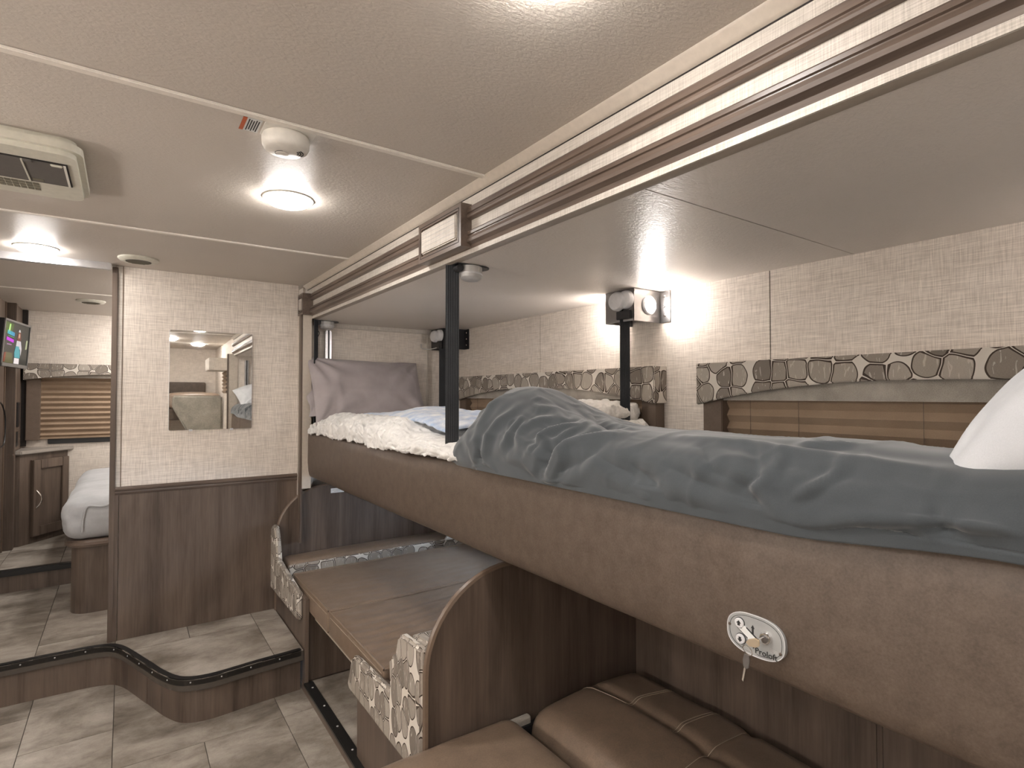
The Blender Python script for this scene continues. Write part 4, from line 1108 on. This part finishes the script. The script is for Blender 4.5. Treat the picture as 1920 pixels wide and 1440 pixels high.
# table and the two cushions laid across it
tb = tag(obj('dinette_table', box(B(), .80, 1.86, 1.95, 3.20, .398, .4005), 'cream'), 'lowered dinette table under the two laid cushions', 'table')
tb.data.materials.clear(); tb.data.materials.append(M['cream'])
obj('underside_edge', rbox(B(), .785, 1.86, 2.15, 2.84, .352, .399, .012, 6), 'cream', tb, smooth=True)
def wrinkle(amp, yc, xc):
    def f(q):
        w = np.exp(-((q[..., 1] - yc) / .22) ** 2 - ((q[..., 0] - xc) / .34) ** 2) * (q[..., 2] > .49)
        ph = q[..., 1] * 95 - (q[..., 0] - xc) ** 2 * 22 + vnoise(q, 5, 8) * 3.5
        q = q.copy(); q[..., 2] += w * amp * np.sin(ph) + (q[..., 2] > .49) * vnoise(q, 9, 11) * .006
        return q
    return f
def laid(y0, y1, label, wr, seed):
    t = thing('laid_cushion', label, 'cushion', (1.3, (y0 + y1) / 2, .402), group='cushions laid across the dinette table')
    obj('cover', rbox(B(), .757, 1.84, y0, y1, .402, .505, .014, 40, bulge=(0, 0, 0, 0, 0, .006), disp=wr), 'leather_c', t, smooth=True, angle=60)
    for z in (.5045, .410):
        r = [(.760, y0 + .004, z), (1.836, y0 + .004, z), (1.836, y1 - .004, z), (.760, y1 - .004, z), (.760, y0 + .004, z)]
        obj('piping', tube(B(), r, .0048, 6, False), 'leather_c', t, smooth=True)
    obj('stitch_line', box(B(), .7563, .7572, y0 + .02, y1 - .02, .4855, .4865), 'thread', t)
laid(2.522, 3.155, 'brown cushion laid on the dinette table next to the far bench', wrinkle(.0016, 2.62, 1.25), 1)
laid(1.872, 2.516, 'brown cushion laid on the dinette table by the rounded near panel', wrinkle(.0055, 2.16, 1.10), 2)
# sticker on the far end panel
lbp = thing('sticker', 'small white printed sticker on the far bench panel', 'sticker', (1.09, 3.462, .86))
sk = B(); prism(sk, [(1.050, .868), (1.132, .868), (1.132, .896), (1.050, .896)], 'y', 3.4608, 3.4622); obj('paper', sk, 'whitep', lbp)
for k in range(2):
    obj('print_line', box(B(), 1.058 + k * .012, 1.124 - k * .016, 3.4602, 3.461, .884 - k * .009, .887 - k * .009), 'grey', lbp)
pc_ = B(); prism(pc_, [(1.73, .525), (1.86, .525), (1.80, .575), (1.775, .585)], 'y', 3.235, 3.262)
tag(obj('folded_paper', pc_, 'whitep', bevel=.004), 'white folded paper corner behind the laid cushions', 'paper')
tag(obj('bunk_bracket_light', rbox(B(), 1.03, 1.09, 2.30, 2.38, .955, .985, .008, 3), 'lgrey', smooth=True), 'small white fitting under the bunk above the dinette', 'fitting')

# ------------------------------------------------------------------ sofa opened flat in the foreground
sf = thing('sofa', 'brown leatherette sofa folded flat below the bunk', 'sofa', (1.06, .7, .055))
def soft(seed, amp):
    def f(q):
        q = q.copy(); top = sm(.38, .45, q[..., 2])
        q[..., 2] += top * (vnoise(q, 4, seed) * amp + vnoise(q, 12, seed + 1) * amp * .35)
        return q
    return f
obj('base', box(B(), .77, 1.60, -.08, 1.44, .056, .33), 'leather', sf, bevel=.01)
obj('seat_cushion', rbox(B(), .50, 1.035, -.10, 1.488, .30, .462, .055, 16, bulge=(0, 0, 0, 0, 0, .02), disp=soft(3, .012)), 'leather_c', sf, smooth=True, angle=70)
def backz(x, y):
    return .452
def tuft(q):
    q = soft(7, .010)(q); top = sm(.38, .44, q[..., 2])
    gy = np.exp(-((q[..., 1] - .985) / .018) ** 2) * .016
    gx = np.exp(-((q[..., 0] - 1.355) / .02) ** 2) * .014 * sm(.7, 1.0, q[..., 1]) * sm(1.47, 1.40, q[..., 1])
    bl = .020 * np.exp(-((q[..., 0] - 1.32) / .22) ** 2) + .012 * np.cos((q[..., 1] - 1.23) * 6.0) * np.exp(-((q[..., 0] - 1.4) / .2) ** 2)
    q[..., 2] += top * (bl - gy - gx)
    q[..., 0] += .004 * vnoise(q, 7, 4)
    return q
bc = obj('back_cushion', rbox(B(), 1.075, 1.60, -.10, 1.478, .29, .448, .070, 40, bulge=(0, 0, 0, 0, 0, .012), disp=tuft), 'leather_c', sf, smooth=True, angle=80)
from mathutils.bvhtree import BVHTree
_bb = bmesh.new(); _bb.from_mesh(bc.data); bmesh.ops.translate(_bb, verts=_bb.verts, vec=wl(sf)); _bv = BVHTree.FromBMesh(_bb)
def on(x, y, up=.0006):
    h = _bv.ray_cast(Vector((x, y, 1.0)), Vector((0, 0, -1)))
    return (x, y, (h[0].z if h[0] else .44) + up)
def stitch(p0, p1, n=24):
    path = [on(p0[0] + (p1[0] - p0[0]) * k / n, p0[1] + (p1[1] - p0[1]) * k / n) for k in range(n + 1)]
    obj('stitching', tube(B(), path, .0011, 5), 'thread', bc)
stitch((1.335, 1.262), (1.56, 1.262)); stitch((1.335, 1.272), (1.56, 1.272))
stitch((1.335, 1.085), (1.56, 1.085)); stitch((1.335, 1.095), (1.56, 1.095))
stitch((1.31, 1.455), (1.335, 1.272)); stitch((1.10, .97), (1.57, .99))
_bb.free()
obj('fold_hinge', box(B(), .98, 1.13, 1.452, 1.480, .33, .405), 'blackm', sf, bevel=.004)
obj('lining_flap', rbox(B(), 1.02, 1.10, 1.465, 1.489, .36, .428, .008, 4), 'tweed', sf, smooth=True)
# wood back panel behind the sofa
wbp = thing('sofa_back_panel', 'dark wood panelling behind the folded sofa under the bunk', 'panel', (1.63, .7, .055))
obj('panel_board', box(B(), 1.622, 1.64, .660, 1.492, .056, .96), 'wood', wbp)
obj('panel_board', box(B(), 1.622, 1.64, -.13, .644, .056, .96), 'wood', wbp)
obj('joint_batten', box(B(), 1.6215, 1.637, .6452, .6588, .056, .96), 'wood', wbp, bevel=.001)

# ------------------------------------------------------------------ bedroom beyond the doorway
wd = thing('wardrobe', 'dark wood wardrobe front at the left edge of the bedroom', 'wardrobe', (-.8, 5.2, ZB))
obj('door', box(B(), -.78, -.705, 4.77, 5.05, ZB, ZC), 'wood', wd, bevel=.003)
obj('door', box(B(), -.78, -.705, 5.055, 5.285, ZB, ZC), 'wood', wd, bevel=.003)
obj('light_strip', box(B(), -.78, -.70, 5.288, 5.315, ZB, ZC), 'edge', wd, bevel=.002)
obj('post', box(B(), -.80, -.650, 5.335, 5.40, ZB, ZC), 'wood', wd, bevel=.003)
obj('side_panel', box(B(), -.80, -.662, 5.40, 5.748, ZB, ZC), 'wood', wd)
obj('end_strip', box(B(), -.80, -.630, 5.715, 5.749, 1.075, ZC), 'gap', wd)
tag(obj('outlet_plate', box(B(), -.663, -.655, 5.50, 5.60, 1.235, 1.42), 'blackm', bevel=.003), 'black outlet plate on the wood panel beside the blind', 'outlet')
tag(obj('switch_plate', box(B(), -.663, -.656, 5.47, 5.56, 1.09, 1.20), 'blackm', bevel=.003), 'dark switch plate below the black outlet plate', 'switch')
tag(obj('hanging_cable', tube(B(), [tuple(p) for p in catmull([(-.699, 5.06, 1.43), (-.690, 5.14, 1.40), (-.688, 5.24, 1.30), (-.690, 5.22, 1.14), (-.698, 5.06, 1.11)], 8)], .005, 6), 'black'), 'looped black cable hanging on the wardrobe door', 'cable')
tag(obj('hanging_cable', tube(B(), [tuple(p) for p in catmull([(-.699, 5.075, 1.42), (-.696, 5.08, 1.0), (-.697, 5.07, .74), (-.695, 5.11, .68), (-.696, 5.10, .48)], 8)], .004, 6), 'black'), 'long black cable hanging straight down the wardrobe door', 'cable')
# television on the wardrobe
tv = thing('television', 'small television on the wardrobe showing a dark poster', 'television', (-.600, 4.925, 1.81))
T = Vector((.075, .45, -.003)).normalized(); Nn = Vector((T.y, -T.x, 0)).normalized(); Nn = (Nn + Vector((0, 0, -.06))).normalized(); Uu = T.cross(Nn) * -1
Uu = Nn.cross(T)
if Uu.z < 0: Uu = -Uu
def slab(u0, u1, v0, v1, d0, d1):
    bm = B(); vs = []
    for u in (u0, u1):
        for v in (v0, v1):
            for d in (d0, d1): vs.append(bm.verts.new(T * u + Uu * v + Nn * d))
    for f in ((0, 1, 3, 2), (4, 6, 7, 5), (0, 4, 5, 1), (2, 3, 7, 6), (0, 2, 6, 4), (1, 5, 7, 3)): bm.faces.new([vs[i] for i in f])
    return bm
def poly_tv(pts, d0, d1):
    bm = B(); a = [bm.verts.new(T * u + Uu * v + Nn * d0) for u, v in pts]; b = [bm.verts.new(T * u + Uu * v + Nn * d1) for u, v in pts]
    bm.faces.new(a); bm.faces.new(b[::-1]); n = len(pts)
    for i in range(n): bm.faces.new((a[i], b[i], b[(i + 1) % n], a[(i + 1) % n]))
    return bm
hw, hh = .228, .152
obj('casing', slab(-hw, hw, -hh, hh, -.045, .0), 'blackm', tv, local=True, bevel=.004)
bz = B()
for q in ((-hw, hw, hh - .012, hh), (-hw, hw, -hh, -hh + .022), (-hw, -hw + .011, -hh, hh), (hw - .011, hw, -hh, hh)):
    t_ = slab(*q, 0, .006)
    me_ = bpy.data.meshes.new('tmp'); t_.to_mesh(me_); t_.free(); bz.from_mesh(me_); bpy.data.meshes.remove(me_)
obj('bezel', bz, plain('tv_bezel', (.13, .125, .12), .35), tv, local=True)
scr = obj('screen', slab(-hw + .01, hw - .01, -hh + .021, hh - .011, 0, .002), emis('screen_black', (.02, .025, .02), .10, .01), tv, local=True)
def tvp(name, pts, col, st=1.1, d=.0024):
    q = [((-hw + .011) + u * (2 * hw - .022), (hh - .012) - v * (2 * hh - .034)) for u, v in pts]
    obj(name, poly_tv(q, .0015, d), emis('screen_' + name, col, st * .19, .01), scr, local=True)
# picture on the screen, u right, v down
tvp('green_glow', [(.02, .02), (.34, .04), (.30, .22), (.04, .30)], (.10, .20, .01), .5)
tvp('light_beam', [(.17, .06), (.22, .06), (.20, .26), (.14, .26)], (.55, .95, .25), .9, .0027)
for k in range(6):
    u = .115 + k * .047
    tvp('teal_lettering', [(u, .21 + k * .006), (u + .036, .213 + k * .006), (u + .034, .305 + k * .006), (u - .003, .30 + k * .006)], (.05, .55 - k * .04, .62), .85, .003)
for k in range(7):
    u = .10 + k * .04
    tvp('purple_lettering', [(u, .375 + k * .006), (u + .033, .378 + k * .006), (u + .031, .455 + k * .006), (u - .002, .452 + k * .006)], (.62, .02, .72), .95, .003)
tvp('green_dash', [(.13, .335), (.38, .36), (.38, .37), (.13, .345)], (.1, .6, .2), .8, .003)
for k in range(3): tvp('small_lettering', [(.13 + k * .06, .53), (.175 + k * .06, .533), (.175 + k * .06, .56), (.13 + k * .06, .557)], (.55, .3, .5), .7, .003)
tvp('foreground_colour', [(.10, .74), (.36, .74), (.42, .99), (.06, .99)], (.16, .15, .05), .6)
tvp('red_edge', [(.06, .76), (.13, .74), (.10, .97), (.04, .97)], (.45, .06, .02), .5, .0026)
tvp('hair', [(.545, .19), (.63, .19), (.66, .36), (.62, .46), (.52, .46), (.50, .36)], (.20, .035, .015), .7, .0026)
tvp('face', [(.555, .24), (.605, .24), (.61, .32), (.58, .36), (.55, .32)], (.75, .42, .28), .8, .003)
tvp('hat', [(.54, .20), (.56, .14), (.60, .14), (.62, .20)], (.75, .72, .68), .8, .003)
tvp('shoulders', [(.50, .42), (.66, .42), (.72, .60), (.70, .78), (.66, .62), (.48, .60)], (.80, .74, .76), .75, .0027)
tvp('teal_top', [(.48, .56), (.60, .55), (.66, .70), (.67, .84), (.46, .84), (.44, .72)], (.06, .38, .42), .9, .003)
tvp('white_skirt', [(.46, .85), (.645, .85), (.65, .99), (.45, .99)], (.95, .86, .84), .9, .003)
tvp('bright_sign', [(.89, .36), (.95, .36), (.94, .58), (.87, .60)], (.65, .70, .40), .6, .0026)
obj('wall_arm', slab(-.06, .06, -.05, .05, -.12, -.044), 'blackm', tv, local=True)
# corner cabinet
cb = thing('corner_cabinet', 'dark wood corner cabinet with countertop in the bedroom', 'cabinet', (-.55, 5.6, ZB))
A_, B_ = Vector((-.628, 5.425, 0)), Vector((-.375, 5.745, 0)); tdir = (B_ - A_).normalized(); nout = Vector((tdir.y, -tdir.x, 0)); Lc = (B_ - A_).length
obj('body', prism(B(), [(A_.x, A_.y), (B_.x, B_.y), (-.66, 5.748), (-.66, 5.425)], 'z', ZB, 1.035), 'wood', cb)
ct = [(A_ + nout * .03 - tdir * .02), (B_ + nout * .035 + tdir * .02)]
obj('countertop', prism(B(), [(ct[0].x, ct[0].y), (ct[1].x, ct[1].y), (ct[1].x, 5.749), (-.66, 5.749), (-.66, ct[0].y)], 'z', 1.035, 1.062), 'counter', cb, bevel=.006)
def fslab(s0, s1, z0, z1, d0, d1):
    bm = B(); vs = []
    for s_ in (s0, s1):
        for z in (z0, z1):
            for d in (d0, d1):
                p = A_ + tdir * s_ + nout * d; vs.append(bm.verts.new((p.x, p.y, z)))
    for f in ((0, 1, 3, 2), (4, 6, 7, 5), (0, 4, 5, 1), (2, 3, 7, 6), (0, 2, 6, 4), (1, 5, 7, 3)): bm.faces.new([vs[i] for i in f])
    return bm
dr = obj('door', fslab(.085, .395, ZB + .05, .985, .002, .014), 'wood', cb)
for q in ((.085, .145, ZB + .05, .985), (.335, .395, ZB + .05, .985), (.145, .335, .915, .985), (.145, .335, ZB + .05, ZB + .12)):
    obj('door_rail', fslab(*q, .013, .028), 'wood', dr, bevel=.003)
hp = [A_ + tdir * (.112 + .012 * math.sin(a)) + nout * (.026 + .030 * math.sin(a)) for a in np.linspace(0, math.pi, 12)]
hz = np.linspace(.755, .625, 12)
obj('handle', tube(B(), [(p.x, p.y, z) for p, z in zip(hp, hz)], .006, 8), 'chrome', dr, smooth=True)
# bed with rounded pedestal
bd = thing('bed', 'bed with grey fitted sheet on a rounded wood pedestal in the bedroom', 'bed', (.3, 4.8, ZR))
def bedplan(x0, y0, r, x1=.89, y1=5.6):
    return arc(x0 + r, y0 + r, r, math.pi, 1.5 * math.pi, 10) + [(x1, y0), (x1, y1), (x0, y1)]
obj('pedestal', prism(B(), bedplan(-.245, 4.03, .10), 'z', ZR, .605), 'wood', bd, smooth=True)
obj('platform', prism(B(), bedplan(-.275, 3.985, .11), 'z', .605, .645), 'wood_x', bd, bevel=.012, seg=3)
def wav(q):
    q = q.copy(); s = 1 - sm(.86, .9, q[..., 2])
    q[..., 0] += vnoise(q * np.array([1, 1, 2]), 9, 6) * .02 * s; q[..., 1] += vnoise(q * np.array([2, 1, 1.4]), 11, 8) * .022 * s
    q[..., 2] += vnoise(q, 7, 5) * .012 * (q[..., 2] > .8)
    return q
obj('mattress', rbox(B(), -.285, .885, 3.975, 5.60, .645, .885, .085, 20, bulge=(0, 0, 0, 0, 0, .03), disp=wav), 'sheetg', bd, smooth=True, angle=180)
fl = catmull([(-.19, 3.968, .70), (-.185, 3.966, .78), (-.165, 3.97, .84), (-.10, 3.968, .835), (-.05, 3.968, .85)], 6)
obj('sheet_fold', tube(B(), [tuple(p) for p in fl], .006, 6), 'sheetg', bd, smooth=True)
# bedroom valance and blind
bv = thing('window_valance', 'pebble-print valance over the bedroom blind', 'valance', (-.2, 5.72, 1.56), group='pebble print valances')
lo = [(x, 1.59 + .058 * (1 - min(1, abs((x - .12) / .78)) ** 2.2)) for x in np.linspace(-.645, .86, 26)]
obj('front_board', prism(B(), lo + [(.86, 1.722), (-.645, 1.722)], 'y', 5.652, 5.668), 'pebble', bv)
obj('side_board', box(B(), -.645, -.631, 5.668, 5.749, 1.592, 1.722), 'pebble', bv)
obj('lining', box(B(), -.625, .85, 5.69, 5.72, 1.612, 1.715), 'tweed', bv)
bb = thing('pleated_shade', 'tan pleated shade on the bedroom window', 'window shade', (-.1, 5.73, 1.13), group='tan pleated shades')
obj('pleats', shade_mesh(B(), 5.745, -.545, .80, 1.135, 1.64, .0435, .019, 'y'), 'shade', bb)
obj('side_panel', box(B(), -.632, -.545, 5.695, 5.748, 1.12, 1.61), 'leg', bb, bevel=.004)
obj('bottom_rail', box(B(), -.57, .80, 5.722, 5.744, 1.125, 1.140), 'shade', bb, bevel=.002)
wf = struct('window_2', box(B(), -.50, .80, 5.735, 5.755, 1.085, 1.126), 'black', 'black lower edge of the bedroom window frame below the blind', 'window', bevel=.004)

# ------------------------------------------------------------------ front of the coach, seen in the mirror
cbk = thing('cab_bunk', 'cab-over bunk with brown headboard behind the camera, seen in the mirror', 'bunk bed', (-.3, -1.7, 1.2))
obj('platform', box(B(), -1.49, .90, -2.19, -1.25, 1.16, 1.30), 'leather', cbk, bevel=.01)
obj('headboard', rbox(B(), -1.45, .78, -2.195, -2.13, 1.45, 1.66, .02, 6), 'leather', cbk, smooth=True)
obj('cushion', rbox(B(), .30, .89, -2.12, -1.27, 1.30, 1.50, .05, 8, bulge=(0, 0, 0, 0, 0, .02)), 'leather_c', cbk, smooth=True)
obj('cushion', rbox(B(), -.62, .28, -2.12, -1.27, 1.30, 1.50, .05, 8, bulge=(0, 0, 0, 0, 0, .02)), 'leather_c', cbk, smooth=True)
fp = B(); prism(fp, [(.34, 1.47), (.895, 1.47), (.895, .78), (.62, .78), (.34, 1.33)], 'y', -1.18, -1.10)
tag(obj('upholstered_panel', fp, 'suede', bevel=.02, seg=3), 'grey suede panel below the cab bunk, seen in the mirror', 'panel')
tag(obj('cab_shelf', box(B(), .70, .905, -1.15, -.62, 1.78, 1.93), 'linen_w', bevel=.006), 'pale boxed valance on the side wall, seen in the mirror', 'valance box')
fb = thing('pleated_shade', 'striped pleated shade on the front side window, seen in the mirror', 'window shade', (.89, -.9, 1.52), group='tan pleated shades')
obj('pleats', shade_mesh(B(), .905, -1.10, -.66, 1.50, 1.78, .045, .02), 'shade', fb)
